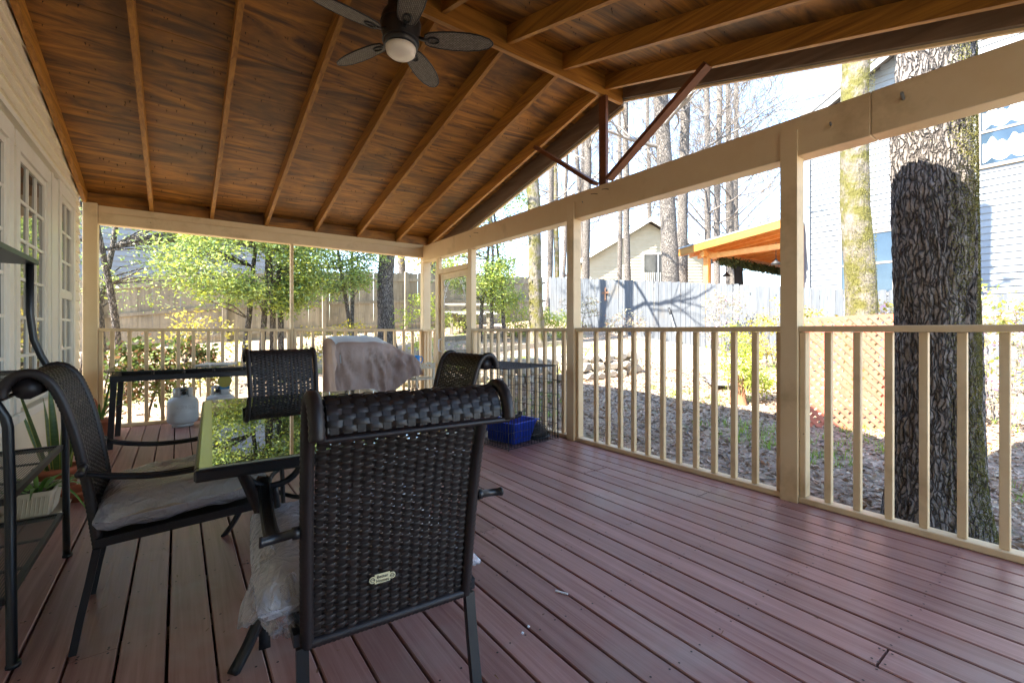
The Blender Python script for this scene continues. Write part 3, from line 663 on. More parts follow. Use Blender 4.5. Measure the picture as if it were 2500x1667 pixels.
# maker's plate on the near chair
nc = base_chair; pl = MB(); w, hh = .028, .0135
pts = [(-w,-hh*.8),(w,-hh*.8),(w,hh*.8),(-w,hh*.8)]
pl.box((-w*.72,-hh*.85,0),(w*.72,hh*.85,.0015)); pl.lathe([(.0085,0),(.0085,.0014)], 12, (-w*.92,0,0)); pl.lathe([(.0085,0),(.0085,.0014)], 12, (w*.92,0,0))
plate = pl.build('maker_plate', 'ivory_plate', nc, world=False); plate.location = (-.035, -.263, .475); plate.rotation_euler = (R(90-6), 0, 0)
for t, z in (('Better', .0045), ('Homes', -.0055)):
    o = link('lettering', text_mesh(t, .0115, 'lettering', 'print_black'), plate); o.location = (0, z, .0022)
for s in (-1,1):
    mb = MB().tube([(s*w*.92+.005*math.cos(a), .005*math.sin(a), .0018) for a in [2*math.pi*k/10 for k in range(11)]], .0009, 4); mb.tube([(s*w*.92-.006,0,.0018),(s*w*.92+.006,0,.0018)], .0008, 4); mb.build('ornament', 'print_black', plate, world=False)

# ================================================================== glass dining table
tb = thing('dining_table', 'black metal patio table with mirror like glass top', 'table', (.557, 2.305, 0), R(-2.8))
hw, hl = .485, .77
MB().box((-hw,-hl,.688),(hw,-hl+.034,.722),.006).box((-hw,hl-.034,.688),(hw,hl,.722),.006).box((-hw,-hl+.035,.688),(-hw+.034,hl-.035,.722),.005).box((hw-.034,-hl+.035,.688),(hw,hl-.035,.722),.005).build('frame', 'black_metal', tb, world=False)
MB().box((-hw+.012,-hl+.012,.7225),(hw-.012,hl-.012,.7265)).build('glass_rim', 'glass_edge', tb, world=False)
MB().box((-hw+.045,-hl+.02,.7268),(hw-.045,hl-.02,.7278)).build('glass_top', 'mirror_glass', tb, world=False)
for sx in (-1,1):
    for sy in (-1,1):
        X = lambda a: sx*(hw-a); Y = lambda a: sy*(hl-a)
        MB().ribbon(spline([(X(.12),Y(.06),.688),(X(.15),Y(.1),.6),(X(.19),Y(.15),.48),(X(.215),Y(.19),.34),(X(.2),Y(.2),.2),(X(.15),Y(.19),.08),(X(.10),Y(.17),0)], 6), (sx*.6,-sy*.8,0), .034, .018).build('leg', 'black_metal', tb, True, world=False)
        MB().tube([(X(.21)+sx*.085*math.cos(a)*-1, Y(.1), .69-.075*math.sin(a)) for a in [math.pi*k/12 for k in range(13)]], .011, 6).build('scroll', 'black_metal', tb, True, world=False)
        MB().tube(spline([(X(.215),Y(.1),.615),(X(.235),Y(.12),.5),(X(.31),Y(.2),.43),(X(.4),Y(.3),.42)], 5), .010, 6).build('scroll', 'black_metal', tb, True, world=False)
MB().tube([(.22*math.cos(a),.32*math.sin(a),.42) for a in [2*math.pi*k/24 for k in range(25)]], .010, 6).build('ring_brace', 'black_metal', tb, True, world=False)

# ================================================================== black shelf rack against the house wall
rk = thing('shelf_rack', 'black metal baker rack with mesh shelves at the left edge', 'rack', (-.65, 2.67, 0))
def mesh_shelf(z, x0, x1, y0, y1, t=.022):
    f = MB().box((x1-.018,y0,z-t),(x1,y1,z)).box((x0,y0,z-t),(x0+.018,y1,z)).box((x0+.0185,y0,z-t),(x1-.0185,y0+.018,z)).box((x0+.0185,y1-.018,z-t),(x1-.0185,y1,z)).build('shelf', 'mesh_metal', rk)
    mb = MB(); n = int((y1-y0)/.0085); zz = z-.006
    for k in range(1, n): y = y0+(y1-y0)*k/n; mb.add([(x0+.015,y-.0016,zz),(x1-.015,y-.0016,zz),(x1-.015,y+.0016,zz),(x0+.015,y+.0016,zz)], [(0,1,2,3)])
    n = int((x1-x0)/.0085)
    for k in range(1, n): x = x0+(x1-x0)*k/n; mb.add([(x-.0016,y0+.015,zz+.001),(x+.0016,y0+.015,zz+.001),(x+.0016,y1-.015,zz+.001),(x-.0016,y1-.015,zz+.001)], [(0,1,2,3)])
    for k in (1,2): y = y0+(y1-y0)*k/3; mb.box((x0+.016,y-.009,z-t+.002),(x1-.016,y+.009,z-t+.008))
    mb.build('wire_mesh', 'mesh_metal', f, world=True)
Y0, Y1 = 2.215, 3.105
mesh_shelf(.228, -.82, -.455, Y0, Y1); mesh_shelf(.56, -.82, -.455, Y0, Y1); mesh_shelf(.935, -.82, -.5, Y0, Y1)
MB().box((-.83,Y0-.03,1.44),(-.545,Y1+.03,1.462)).build('top_shelf', 'black_metal', rk)
for y in (Y0-.013, Y1+.013):
    MB().tube([(-.443,y,0),(-.443,y,.012),(-.446,y,.013),(-.45,y,.6),(-.455,y,.80),(-.46,y,.83),(-.505,y,.93),(-.535,y,1.0),(-.56,y,1.08),(-.572,y,1.2),(-.573,y,1.44)], [.02,.02,.0145]+[.0145]*8, 10).build('upright', 'black_metal', rk, True)
    MB().tube([(-.825,y,0),(-.825,y,1.45)], .012, 8).build('upright', 'black_metal', rk, True)

# ================================================================== plants by the wall
def strap_leaf(base, dirv, L, w, bend, m, parent, name='leaf', fold=.35, curl=0, wave=0):
    mb = MB(); d = Vector(dirv).normalized(); side = d.cross(Vector((0,0,1))); side = side.normalized() if side.length > .05 else Vector((1,0,0)); up = side.cross(d); o = 0; n = 12
    hd = Vector((d.x, d.y, 0)); hd = hd.normalized() if hd.length > .02 else side.cross(Vector((0,0,1)))
    for i in range(n+1):
        t = i/n; p = Vector(base)+d*L*t+hd*bend*t*t-Vector((0,0,1))*curl*t*t*t; ww = w*(.55+1.1*t-1.62*t*t) if t < 1 else 0; ww = max(ww, .001); s = side*math.cos(wave*t)+up*math.sin(wave*t); k = hd*fold*ww
        mb.v += [tuple(p-s*ww+k), tuple(p-s*ww*.82+k*.8), tuple(p), tuple(p+s*ww*.82+k*.8), tuple(p+s*ww+k)]
    for i in range(n):
        for a in range(4): b = i*5+a; mb.f.append((b,b+5,b+6,b+1))
    me = mb.mesh(name, m, True)
    if m == 'snake_leaf':
        me.materials.append(MT['snake_edge'])
        for i, pg in enumerate(me.polygons): pg.material_index = 1 if i % 4 in (0,3) else 0
    return link(name, me, parent)
pl = thing('snake_plant', 'tall snake plant with yellow edged leaves in terracotta pot', 'plant', (-.66, 4.3, 0))
MB().lathe([(.085,0),(.11,.16),(.122,.165),(.122,.2),(.108,.2),(.1,.18)], 24).build('pot', 'terracotta', pl, True, world=False)
MB().lathe([(.1,.175),(0.001,.18)], 24).build('soil', 'soil', pl, world=False)
r4 = random.Random(8)
for x, y, dx, dy, L, w in ((0,0,-.02,.02,.62,.03),(.03,-.03,.02,-.03,.66,.032),(-.02,.03,-.05,.06,.5,.03),(-.03,-.05,-.10,-.12,.78,.03),(.05,.03,.02,.03,.5,.028),(.05,-.05,.1,-.02,.4,.028),(-.05,0,-.12,.02,.42,.028),(.0,.06,.04,.2,.7,.024)):
    strap_leaf((x,y,.17), (dx,dy,.6), L, w, .04, 'snake_leaf', pl, wave=r4.uniform(-.8,.8))
al = thing('aloe_plant', 'green aloe in a ribbed white planter on an oval saucer', 'plant', (-.69, 3.93, 0))
def rrect(a, b, r, z, n=6):
    P = []
    for cx, cy, s in ((a-r,b-r,0),(-a+r,b-r,90),(-a+r,-b+r,180),(a-r,-b+r,270)):
        for k in range(n+1): t = R(s+90*k/n); P.append((cx+r*math.cos(t), cy+r*math.sin(t), z))
    return P
def loft(rings, cap=True):
    mb = MB(); n = len(rings[0])
    for r in rings: mb.v += r
    for i in range(len(rings)-1):
        for k in range(n): k2 = (k+1) % n; mb.f.append((i*n+k, i*n+k2, (i+1)*n+k2, (i+1)*n+k))
    if cap: mb.f.append(tuple(range(n))[::-1]); mb.f.append(tuple((len(rings)-1)*n+k for k in range(n)))
    return mb
loft([rrect(.10,.14,.08,0),rrect(.135,.19,.1,.022),rrect(.14,.195,.1,.036),rrect(.13,.185,.1,.036),rrect(.1,.15,.08,.008)]).build('saucer', 'pot_white', al, True, world=False)
loft([rrect(.06,.10,.02,.0085),rrect(.085,.13,.022,.145),rrect(.092,.137,.022,.146),rrect(.092,.137,.022,.168),rrect(.082,.127,.02,.168),rrect(.078,.122,.02,.13)]).build('planter', 'pot_white', al, world=False)
mb = MB()
for k in range(9):
    y = -.09+.0225*k; mb.beam((.077, y, .03), (.089, y+.03, .14), .004, .004); mb.beam((.06-.018*k, -.108, .03), (.075-.018*k, -.1345, .14), .004, .004)
mb.build('ribs', 'pot_white', al, world=False)
MB().add(rrect(.08,.124,.02,.15), [tuple(range(28))]).build('soil', 'soil', al, world=False)
for k in range(15):
    a = k*2.4; e = .35+.75*((k*37) % 10)/10; strap_leaf((.03*math.cos(a),.04*math.sin(a),.14), (math.cos(a)*e, math.sin(a)*e, .55), .18+.012*((k*7) % 9), .016, .10, 'aloe_leaf', al, curl=.1+.1*((k*13) % 5)/5, fold=.6)
for dx, dy, L, cu in ((.9,.45,.34,.2),(.8,.7,.3,.17),(.7,-.6,.2,.28),(.95,-.1,.22,.2)): strap_leaf((.04,.03,.15), (dx,dy,.35), L, .013, .12, 'aloe_leaf', al, curl=cu, fold=.6)
tp = thing('flower_pot', 'low terracotta bowl beside the white planter', 'pot', (-.52, 4.13, 0))
MB().lathe([(.07,0),(.1,.05),(.112,.052),(.112,.075),(.1,.075),(.06,.02),(.001,.02)], 24).build('bowl', 'terracotta', tp, True, world=False)
br = thing('potted_bromeliad', 'spiky potted plant with red leaves by the left corner post', 'plant', (-.66, 6.35, 0))
MB().lathe([(.07,0),(.1,.17),(.11,.17),(.11,.2),(.09,.2)], 20).build('pot', 'terracotta', br, True, world=False)
for k in range(12): a = k*2.4; strap_leaf((0,0,.19), (math.cos(a)*.5, math.sin(a)*.5, .8), .3+.04*(k % 4), .014, .12, 'aloe_leaf' if k % 3 else 'terracotta', br, curl=.12)
strap_leaf((.02,-.02,.19), (.12,-.1,.9), .62, .02, .05, 'snake_leaf', br)

# ================================================================== glass side table, propane tanks
st = thing('side_table', 'long black side table with a clear glass top', 'table', (.15, 6.02, 0))
sx0, sx1, sy0, sy1 = -.52, .86, 5.66, 6.40
MB().box((sx0-.03,sy0-.02,.728),(sx1+.03,sy1+.02,.735)).build('glass_top', 'clear_glass', st)
MB().box((sx0-.032,sy0-.023,.726),(sx1+.032,sy0-.0205,.737)).box((sx0-.033,sy0-.02,.726),(sx0-.0305,sy1+.02,.737)).build('glass_rim', 'black_metal', st)
MB().box((sx0,sy0,.635),(sx1,sy0+.035,.69),.004).box((sx0,sy1-.035,.635),(sx1,sy1,.69),.004).box((sx0,sy0+.036,.637),(sx0+.035,sy1-.036,.688)).box((sx1-.035,sy0+.036,.637),(sx1,sy1-.036,.688)).build('apron', 'black_metal', st)
for x, y in ((sx0+.03,sy0+.025),(sx0+.03,sy1-.025),(sx1-.03,sy0+.025),(sx1-.03,sy1-.025)):
    e = -.03 if x < 0 else .03; MB().beam((x+e,y,0),(x,y,.634),.045,.04,(0,1,0)).build('leg', 'black_metal', st)
for x in (-.2, .05, .3, .55, .8):
    for y in (sy0+.018, sy1-.018): MB().lathe([(.012,0),(.012,.037)], 10, (x,y,.6905)).build('spacer', 'black_metal', st)
for k, lab in enumerate(('pale flat board lying on the side table, nearer the house', 'pale flat board lying on the side table, nearer the grill')):
    o = thing('board', lab, 'board', (.27+.17*k, 6.18, .7355), R(-18), 'boards on the side table'); MB().box((-.07,-.2,0),(.07,.2,.014),.002).build('plank', 'bench_white', o, world=False)
tg = thing('hang_tag', 'round yellow and blue hang tag below the side table', 'tag', (.40, 5.7, .5))
MB().box((-.045,-.003,.0),(.045,.0,.05)).build('card', 'tag_blue', tg, world=False); mb = MB().lathe([(.065,-.002),(.065,.002)], 24); o = mb.build('disc', 'tag_yellow', tg, world=False); o.location = (0,-.006,.085); o.rotation_euler = (R(90),0,0)
MB().tube([(0,-.004,.13),(0,0,.137)], .003, 5).build('hook', 'nail_dark', tg, world=False)
def tank():
    t = thing('propane_tank', 'x', 'propane tank')
    MB().lathe([(.085,.03),(.12,.032),(.145,.05),(.155,.08),(.157,.1),(.157,.158),(.1575,.16),(.1575,.168),(.157,.17),(.157,.255),(.152,.29),(.135,.322),(.1,.345),(.06,.355),(.001,.357)], 40).build('body', 'tank_paint', t, True, world=False)
    MB().lathe([(.108,0),(.108,.035),(.104,.035),(.104,0)], 32).build('foot_ring', 'tank_paint', t, True, world=False)
    mb = MB(); n = 28; a0 = R(-90+24); span = R(312)
    def P(u, v):
        a = a0+span*u; return (.098*math.cos(a), .098*math.sin(a), .345+.098*v)
    for i in range(n):
        u0, u1 = i/n, (i+1)/n; hole = i in (6,7,8,19,20,21)
        for v0, v1 in (((0,.35),(.75,1)) if hole else ((0,1),)): mb.add([P(u0,v0),P(u1,v0),P(u1,v1),P(u0,v1)], [(0,1,2,3)])
    o = mb.build('collar', 'tank_paint', t, True, world=False); s = o.modifiers.new('thick', 'SOLIDIFY'); s.thickness = .004
    MB().tube([(0,0,.35),(0,0,.41)], .018, 10).tube([(0,-.01,.395),(0,-.06,.395)], .016, 10).build('valve', 'steel', t, True, world=False)
    MB().lathe([(.026,.41),(.03,.415),(.03,.43),(.024,.435)], 12).tube([(0,-.058,.395),(0,-.085,.395)], .022, 10).build('valve_knob', 'print_black', t, True, world=False)
    mb = MB(); mb.grid(lambda u, v: (.1585*math.cos(R(-128+46*u)), .1585*math.sin(R(-128+46*u)), .215+.04*v), 10, 1); mb.grid(lambda u, v: (.1585*math.cos(R(-80+34*u)), .1585*math.sin(R(-80+34*u)), .205+.055*v), 10, 1); mb.build('label', 'tank_label', t, world=False)
    return t
t0 = tank(); t0.location = (.045, 6.62, 0); t0.rotation_euler = (0,0,R(8)); tag(t0, 'pale grey propane tank standing clear of the dining table', group='propane tanks')
t1 = copy_tree(t0); t1.location = (.42, 6.60, 0); t1.rotation_euler = (0,0,R(-25)); tag(t1, 'pale grey propane tank partly hidden behind the dining table glass', group='propane tanks')

# ================================================================== covered grill and the things beside it
gr = thing('covered_grill', 'barbecue grill under a wrinkled taupe cover with silver top', 'grill', (2.26, 6.3, 0))
def cover():
    st = [(1.27,.10,1.02,.93),(1.30,.10,1.045,.96),(1.36,.10,1.05,.975),(1.5,.10,1.05,.98),(1.65,.10,1.05,.98),(1.8,.10,1.05,.97),(1.9,.12,1.035,.95),(1.98,.2,.985,.90),(2.1,.32,.92,.845),(2.25,.42,.85,.785),(2.36,.47,.80,.75),(2.46,.49,.745,.71),(2.49,.50,.70,.68)]
    mb = MB(); rings = []
    for x, zb, zt, zs in st:
        yf, yb = (6.02, 6.62) if x < 1.95 else (6.05+.06*(x-1.95), 6.6-.05*(x-1.95))
        sec = [(yf-.03,zb),(yf-.02,zb+(zs-zb)*.33),(yf-.01,zb+(zs-zb)*.66),(yf,zs-.03),(yf+.02,zs),(yf+.1,zs+(zt-zs)*.6),(yf+.2,zt),(yb-.15,zt),(yb-.03,zt-.03),(yb,zs-.05),(yb+.01,zb)]
        sp, _ = resample(sec, 44); rings.append([(x, y, z) for y, z in sp])
    xs = np.linspace(0, len(rings)-1, 60); R2 = []
    for s in xs:
        k = min(int(s), len(rings)-2); f = s-k; R2.append([tuple(np.array(a)*(1-f)+np.array(b)*f) for a, b in zip(rings[k], rings[k+1])])
    for i, rg in enumerate(R2):
        for j, (x, y, z) in enumerate(rg):
            front = 1 if j < 17 else 0; dn = max(0, .97-z)
            w = .06*(.5-abs(noise.noise(Vector((x*5.5, z*1.1, 3)))))+.045*(.5-abs(noise.noise(Vector((x*9+z*5, z*2.6, 9)))))+.02*abs(noise.noise(Vector((x*19, z*7, 1))))-.03
            y2 = y-2.4*w*front*min(1, dn*5)+.3*w*(1-front); z2 = z+.014*noise.noise(Vector((x*7, y*7, 0)))
            mb.v.append((x+.02*noise.noise(Vector((y*6, z*5, x))), y2, z2))
    n = 44
    for i in range(59):
        for j in range(43): a = i*n+j; mb.f.append((a, a+n, a+n+1, a+1))
    mb.f.append(tuple(range(n))[::-1]); mb.f.append(tuple(59*n+k for k in range(n))); return mb
cv = cover(); cv.v = [(x+.36, y, z) for x, y, z in cv.v]; co = cv.build('cover', 'cover_cloth', gr, True)
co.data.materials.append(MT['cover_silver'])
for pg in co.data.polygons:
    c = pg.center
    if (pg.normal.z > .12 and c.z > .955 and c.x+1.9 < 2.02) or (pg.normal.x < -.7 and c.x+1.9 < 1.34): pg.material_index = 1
MB().box((1.72,6.12,.02),(2.26,6.5,.62)).build('cart', 'black_metal', gr)
for x, y in ((1.74,6.14),(2.24,6.14),(1.74,6.48),(2.24,6.48)): MB().lathe([(.03,0),(.03,.019)], 12, (x,y,0)).build('caster', 'black_metal', gr)
MB().tube([(1.76,6.08,.235),(2.36,6.05,.235)], .004, 5).build('hem_cord', 'cover_cloth', gr)
sh = thing('plant_stand', 'small cream stand with a sunflower patterned tray', 'stand', (3.0, 6.45, 0))
MB().box((2.87,6.3,.545),(3.2,6.62,.555)).build('tray', 'pot_white', sh); MB().box((2.88,6.296,.556),(3.19,6.304,.635),.002).box((3.19,6.305,.556),(3.198,6.62,.63),.002).build('tray_rim', 'sunflower_tray', sh)
MB().box((2.8,6.28,.38),(3.21,6.64,.4),.003).build('shelf', 'pot_white', sh)
for x, y in ((2.89,6.32),(3.17,6.32),(2.89,6.6),(3.17,6.6)): MB().box((x-.015,y-.015,0),(x+.015,y+.015,.5445)).build('leg', 'pot_white', sh)
pj = thing('pitcher', 'bright blue plastic pitcher with a loop handle', 'pitcher', (2.93, 6.4, .5555))
MB().lathe([(.062,0),(.064,.01),(.048,.11),(.045,.17),(.05,.19),(.046,.19),(.04,.11),(.05,.02),(.001,.02)], 24).build('jug', 'pitcher_blue', pj, True, world=False)
MB().tube([(.045,0,.165),(.075,0,.175),(.095,0,.15),(.095,0,.11),(.075,0,.08),(.05,0,.085)], .008, 8).build('handle', 'pitcher_blue', pj, True, world=False)

# ================================================================== dog crate and its contents
cr = thing('dog_crate', 'black folding wire dog crate beside the right railing', 'crate', (2.475, 3.395, 0), R(7))
W, Lc, Hc = .70, 1.05, .75
def wires(name, segs, r): 
    mb = MB()
    for a, b in segs: mb.tube([a, b], r, 5)
    return mb.build(name, 'dog_wire', cr, world=False)
Z0 = .012
def panel(o, u, v, nu, nv):
    o = Vector(o); u = Vector(u); v = Vector(v); S = []
    for k in range(nu+1): S.append((o+u*k/nu, o+u*k/nu+v))
    for k in range(nv+1): S.append((o+v*k/nv, o+v*k/nv+u))
    return S
for nm, o, u, v, nu, nv in (('front_panel',(0,0,Z0),(W,0,0),(0,0,Hc),18,5),('back_panel',(0,Lc,Z0),(W,0,0),(0,0,Hc),18,5),('side_panel',(0,.004,Z0),(0,Lc-.008,0),(0,0,Hc),28,5),('side_panel',(W,.004,Z0),(0,Lc-.008,0),(0,0,Hc),28,5),('top_panel',(.004,.004,Hc+Z0),(W-.008,0,0),(0,Lc-.008,0),5,28),('floor_panel',(.004,.004,Z0),(W-.008,0,0),(0,Lc-.008,0),6,20)):
    wires(nm, panel(o,u,v,nu,nv), .0023)
wires('edge_frame', [((x,y,0),(x,y,Hc+Z0)) for x in (-.003,W+.003) for y in (-.003,Lc+.003)]+[((-.003,y,Hc+Z0),(W+.003,y,Hc+Z0)) for y in (-.003,Lc+.003)]+[((x,-.003,Hc+Z0),(x,Lc+.003,Hc+Z0)) for x in (-.003,W+.003)], .004)
wires('door_frame', [((.06,-.006,.1),(.06,-.006,.68)),((.42,-.006,.1),(.42,-.006,.68)),((.06,-.006,.1),(.42,-.006,.1)),((.06,-.006,.68),(.42,-.006,.68))], .0028)
bn = thing('plastic_bin', 'bright blue plastic tub inside the dog crate', 'bin', (2.72, 3.72, .0145), R(12))
def shift(P, dz): return P
B = loft([rrect(.135,.18,.03,0),rrect(.185,.235,.04,.19),rrect(.205,.255,.045,.192),rrect(.205,.255,.045,.2),rrect(.178,.228,.04,.199),rrect(.13,.175,.03,.012)])
B.v = [(x, y, z+(.018*abs(y)/.25 if z > .15 else 0)) for x, y, z in B.v]; B.build('tub', 'bin_blue', bn, True, world=False)
tl = thing('garden_tool', 'black tool lying across the blue tub', 'tool', (2.70, 3.78, .22), R(-25))
MB().ribbon(spline([(-.2,0,.05),(-.1,.01,.04),(0,0,.03),(.1,0,.015),(.16,.0,.03),(.17,0,.07)], 5), (0,1,0), .05, .03).build('head', 'print_black', tl, True, world=False)
MB().tube([(-.03,-.04,.02),(-.1,-.12,.06),(-.14,-.16,.13)], .005, 6).build('cord', 'white_plastic', tl, True, world=False)
dm = thing('wire_dome', 'dark wire food dome with a small knob in the crate', 'dome', (3.03, 3.68, .0145))
mb = MB()
for k in range(16): a = R(k*22.5); mb.tube([(.15*math.cos(t)*math.cos(a), .15*math.cos(t)*math.sin(a), .155*math.sin(t)) for t in [math.pi/2*q/8 for q in range(9)]], .0022, 5)
for q in range(1, 7): t = math.pi/2*q/7.5; mb.tube([(.15*math.cos(t)*math.cos(a), .15*math.cos(t)*math.sin(a), .155*math.sin(t)) for a in [2*math.pi*k/24 for k in range(25)]], .002, 5)
mb.build('wire_shell', 'dog_wire', dm, True, world=False); MB().lathe([(.155,0),(.16,.006),(.15,.012),(.14,.012)], 28).build('rim', 'dog_wire', dm, True, world=False)
MB().lathe([(.13,.004),(.12,.06),(.08,.115),(.02,.14),(.001,.141)], 20).build('liner', 'print_black', dm, True, world=False)
MB().lathe([(.01,.15),(.024,.162),(.028,.18),(.02,.198),(.001,.205)], 14).build('knob', 'tag_yellow', dm, True, world=False)

# ================================================================== ceiling fan
fn = thing('ceiling_fan', 'black ceiling fan with five woven blades and white light', 'ceiling fan', (1.262, YR, 3.1))
MB().lathe([(.075,.325),(.09,.318),(.095,.26),(.125,.24),(.135,.2),(.135,.12),(.125,.1),(.122,.06),(.118,.05),(.118,.02),(.105,.015)], 40).build('motor_housing', 'fan_black', fn, True, world=False)
mb = MB().tube([(.1365*math.cos(a),.1365*math.sin(a),.175) for a in [2*math.pi*k/40 for k in range(41)]], .004, 6); mb.tube([(.123*math.cos(a),.123*math.sin(a),.055) for a in [2*math.pi*k/40 for k in range(41)]], .006, 6); mb.build('trim_ring', 'fan_black', fn, True, world=False)
MB().lathe([(.104,.016),(.104,.0),(.098,-.025),(.078,-.042),(.04,-.052),(.001,-.055)], 32).build('light_globe', 'lamp_white', fn, True, world=False)
bm_ = MB(); rim = []
out = [(.17,.04),(.2,.058),(.27,.07),(.38,.078),(.48,.075),(.56,.062),(.62,.04),(.645,.015)]
top = [(x, w) for x, w in out]; loop = [(.165,0)]+[(x,-w) for x, w in out]+[(.65,0)]+[(x, w) for x, w in out[::-1]]
n = len(loop)
for z in (-.003,.003): bm_.v += [(x,y,z) for x,y in loop]
bm_.f += [tuple(range(n))[::-1], tuple(range(n,2*n))]+[(k,(k+1)%n,n+(k+1)%n,n+k) for k in range(n)]
bmesh_ = bm_.mesh('blade', 'blade_wicker'); rimm = MB().tube([(x,y,0) for x,y in loop+[loop[0]]], .0055, 6).mesh('blade_rim', 'fan_black', True)
irm = MB().ribbon([(.1,0,.02),(.15,0,.0),(.2,0,-.008)], (0,1,0), .03, .008); irm.tube([(.225+.04*math.cos(a),.024*math.sin(a),-.007) for a in [2*math.pi*k/20 for k in range(21)]], .006, 6); irm = irm.mesh('blade_iron', 'fan_black', True)
for k in range(5):
    a = R(-36.5+6+72*k); bo = link('blade', bmesh_, fn); bo.location = (0,0,.085); bo.rotation_euler = (R(-12),0,a)
    link('blade_rim', rimm, bo); link('blade_iron', irm, bo)
MB().box((-.06,-.045,.322),(.06,.045,.335)).build('mount_plate', 'fan_black', fn, world=False)

# ================================================================== litter on the deck
o = thing('drinking_straw', 'short white straw lying on the deck boards', 'straw', (1.317, 1.421, .0045), R(-62)); MB().tube([(-.028,0,0),(.028,0,0)], .0042, 8, cap=True).build('tube', 'white_plastic', o, world=False)
for x, y, lab in ((1.026,1.318,'tiny white scrap on the deck, the rounder one'),(1.066,1.333,'tiny white scrap on the deck, the flake shaped one')):
    o = thing('paper_scrap', lab, 'scrap', (x,y,0), R(30), 'white scraps on the deck'); mb = MB(); mb.v = [(-.006,-.004,.001),(.006,-.004,.002),(.005,.005,.005),(-.004,.005,.002)]; mb.f = [(0,1,2,3)]; mb.box((-.003,-.003,.0008),(.003,.003,.003)); mb.build('flake', 'white_plastic', o, world=False)
mb = MB(); r5 = random.Random(11)
for _ in range(260):
    x, y = r5.uniform(-.6,3.2), r5.uniform(.6,6.7); a = r5.uniform(0,6.28); L = r5.uniform(.004,.012); w = r5.uniform(.001,.003); c, s = math.cos(a), math.sin(a)
    mb.add([(x-c*L+s*w,y-s*L-c*w,.002),(x+c*L+s*w,y+s*L-c*w,.004),(x+c*L-s*w,y+s*L+c*w,.003),(x-c*L-s*w,y-s*L+c*w,.0025)], [(0,1,2,3)])
tag(mb.build('deck_debris', 'leaf_brown'), 'tiny dry leaf crumbs scattered over the deck boards', 'debris', kind='stuff')
# ================================================================== fences
def picket_mesh(h, m, v):
    w = .069; c = .028; mb = MB(); rg = random.Random(v); t = .016
    sec = [(-w,0),(w,0),(w,h-c),(w-c*.9,h),(-w+c*.9,h),(-w,h-c)]
    for y in (0, t): mb.v += [(x+rg.uniform(-.001,.001), y, z) for x, z in sec]
    n = 6; mb.f += [tuple(range(n)), tuple(range(n,2*n))[::-1]]+[(n+k, n+(k+1)%n, (k+1)%n, k) for k in range(n)]
    return mb.mesh('picket', m)
def fence(name, label, P0, P1, topf, h, m, near_rails, seed, pitch=.146, post=2.4):
    P0 = Vector((*P0,0)); P1 = Vector((*P1,0)); L = (P1-P0).length; d = (P1-P0)/L; rz = math.atan2(d.y, d.x); rg = random.Random(seed)
    o = thing(name, label, 'fence', (P0.x, P0.y, 0)); ms = [picket_mesh(h, m, k) for k in range(4)]; nrm = Vector((-d.y, d.x, 0))
    n = int(L/pitch)
    for k in range(n):
        p = P0+d*(k+.5)*pitch; z = topf(p)-h+rg.uniform(-.012,.012); q = link('picket', rg.choice(ms), o); q.location = (p.x-P0.x, p.y-P0.y, z); q.rotation_euler = (rg.uniform(-.006,.006), rg.uniform(-.006,.006), rz)
    s = -1 if near_rails else 1; off = (-.022 if near_rails else .038)
    np_ = int(L/post)+1
    for k in range(np_):
        a = P0+d*k*post; b = P0+d*min((k+1)*post, L)
        if (b-a).length > .3:
            for fz in (.25, h*.52, h-.22):
                A = a+nrm*off; B = b+nrm*off; A.z = topf(a)-h+fz; B.z = topf(b)-h+fz; MB().beam(A, B, .038, .085).build('fence_rail', m, o)
        c = a+nrm*(off+s*.07); z = topf(a); MB().box((c.x-.045,c.y-.045,z-h-.3),(c.x+.045,c.y+.045,z+(.02 if near_rails else -.1))).build('fence_post', m, o)
    return o
fence('picket_fence', 'weathered grey picket fence with rails and posts along the back yard', (-6.2, 14.55), (11.1, 12.9), lambda p: np.interp(p.x, (-6.2,-1.2,0,5,11.1), (1.95,2.36,2.56,2.92,3.14)), 1.85, 'fence_grey', True, 1, .1395)
fence('picket_fence', 'sunlit pale dog eared picket fence below the neighbouring house', (11.2, 12.8), (11.2, -1.6), lambda p: 1.59+.1215*p.y, 1.78, 'fence_pale', False, 2)
cx = thing('wall_cross', 'small rusty scrollwork cross hanging on the pale fence', 'cross', (11.15, 9.95, 2.3))
mb = MB().box((-.02,-.02,-.16),(.0,.02,.2)).box((-.02,-.11,.04),(.0,.11,.08)); mb.v = [(x, y, z) for x, y, z in mb.v]
for y, z in ((.11,.06),(-.11,.06),(0,.2),(0,-.16)): mb.tube([(-.012, y+.035*math.cos(a), z+.035*math.sin(a)) for a in [2*math.pi*k/10 for k in range(11)]], .009, 5)
mb.build('ironwork', 'cross_rust', cx, world=False)
pp = thing('metal_pole', 'grey metal pole leaning against the pale fence', 'pole', (11.0, 7.2, .6)); MB().tube([(-.25,-.25,-.05),(.12,.36,1.12)], .022, 8).build('pipe', 'galv', pp, True, world=False); MB().tube([(.075,.285,.98),(.135,.385,1.17)], .032, 8).build('grip', 'print_black', pp, True, world=False)

